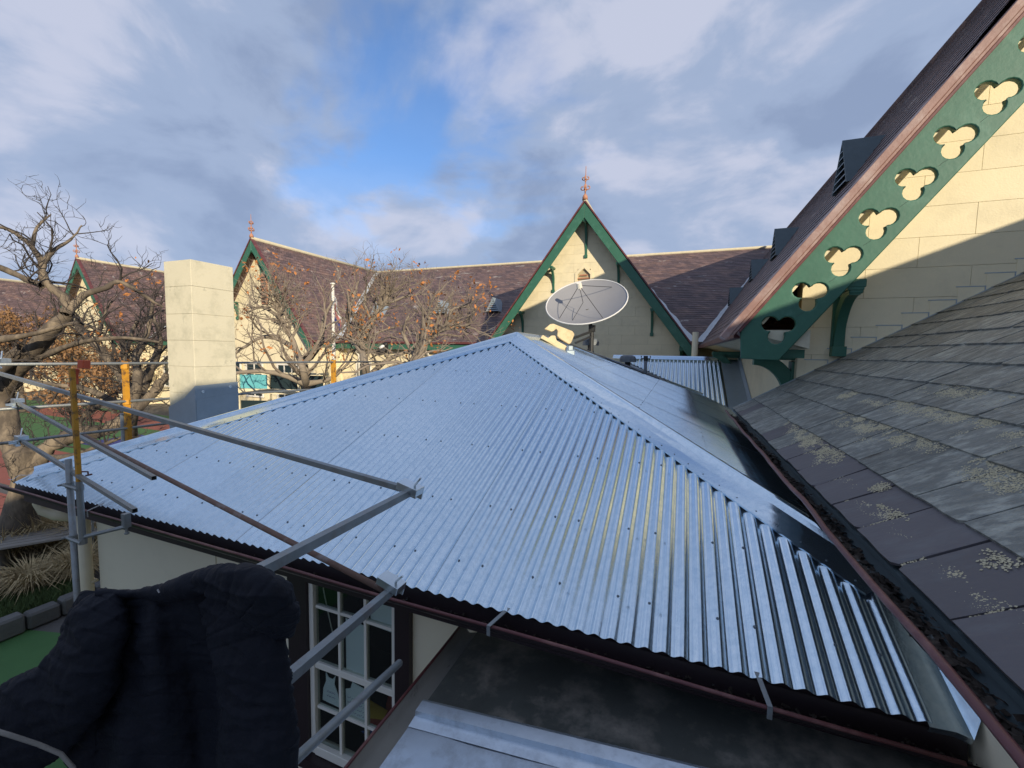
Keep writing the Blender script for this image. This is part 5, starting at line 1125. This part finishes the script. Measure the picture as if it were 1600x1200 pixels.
for (u_, v_, n, h, r_, lab) in ((62, 868, 900, .95, .75, 'tall straw coloured grass clump beside the big trunk'), (95, 862, 800, 1.0, .7, 'straw coloured grass clump left of the grey scaffold post'), (140, 868, 700, .9, .7, 'straw grass clump behind the grey scaffold post'), (5, 885, 700, .9, .8, 'straw grass clump at the left edge in front of the trunk'), (50, 920, 600, .5, .7, 'low fading grass clump in the middle of the bed'), (120, 905, 600, .6, .6, 'low grass clump below the grey scaffold post')):
    p = onZ(u_, v_, GZ+.1); o = tussock(p, n, h, 'straw_grass', r_, 70+k, lab); o.name = 'grass_clump'; tagp(o, lab, 'grass clump', 'straw grass clumps in the garden bed'); k += 1
gm = MB(); q = random.Random(9)
for _ in range(16000):
    p = E0+dirE*(Le*q.uniform(-.1, 1.05))+nE*q.uniform(.1, 2.9); a = q.uniform(0, 6.3); h = q.uniform(.05, .22); wv = Vector((cos(a), sin(a), 0))*.012; t_ = Vector((q.gauss(0, .06), q.gauss(0, .06), h)); b = Vector((p.x, p.y, GZ+.10)); gm.add([b-wv, b+wv, b+t_], [(0, 1, 2)])
obj('ground_cover', gm, 'green_grass', None, label='low green and straw ground cover over the garden bed', kind='stuff')
# picnic bench behind the clumps
b0_ = onZ(100, 830, GZ+.72); bn = thing('picnic_table', 'weathered grey slatted table behind the straw grass clumps', 'table', (b0_.x, b0_.y, GZ))
for i in range(6):
    mb = MB(); mb.box((-.9, -.42+i*.145, .70), (.9, -.30+i*.145, .735), frame((b0_.x, b0_.y, GZ), (.55, .83, 0), (-.83, .55, 0), (0, 0, 1))); obj('slat', mb, 'wood_grey', bn)
for sx in (-.75, .75):
    mb = MB(); mb.box((sx-.04, -.4, 0), (sx+.04, .38, .69), frame((b0_.x, b0_.y, GZ), (.55, .83, 0), (-.83, .55, 0), (0, 0, 1))); obj('leg', mb, 'wood_grey', bn)
# wire fence by the bed
fa, fb = onZ(128, 935, GZ), onZ(165, 850, GZ); wf = thing('wire_fence', 'thin wire mesh fence beside the house corner', 'fence', fa)
mb = MB()
for i in range(9): mb.tube([fa.lerp(fb, i/8), fa.lerp(fb, i/8)+Vector((0, 0, 1.3))], .006 if i % 4 else .02, 5)
for j in range(8): mb.tube([fa+Vector((0, 0, .1+j*.16)), fb+Vector((0, 0, .1+j*.16))], .005, 4)
obj('mesh', mb, 'tube_steel', wf)

# yard buildings glimpsed right of the chimney: verandah screens with teal panels
vs = thing('play_shelter', 'low white framed shelter with teal panels right of the chimney behind the trees', 'shelter', W(400, 600, 15))
o_ = W(372, 578, 14.5); fr = frame((o_.x, o_.y, 0), (.93, .36, 0), (-.36, .93, 0), (0, 0, 1))
mb = MB(); mb.box((-.1, 0, -.93), (3.1, .1, -.87), fr); mb.box((-.1, 0, -1.62), (3.1, .1, -1.45), fr)
for x in (0, 1.05, 2.1, 3.0): mb.box((x-.04, -.02, GZ), (x+.04, .12, -.88), fr)
obj('frame', mb, 'cream_render', vs)
for x0, x1, z0, z1, m_ in ((.04, 1.0, -1.44, -.96, 'teal_panel'), (1.1, 2.06, -1.44, -.96, 'dark_glass'), (2.15, 2.95, -1.44, -.96, 'dark_glass'), (.04, 1.0, -2.7, -1.86, 'dark_glass'), (1.1, 2.06, -2.9, -1.86, 'dark_metal'), (.3, .8, -3.4, -2.75, 'teal_panel'), (2.15, 2.95, -3.0, -1.86, 'maroon_paint')):
    mb = MB(); mb.box((x0, .03, z0), (x1, .06, z1), fr); obj('panel', mb, m_, vs)
print('SCENE OK', len(D.objects))
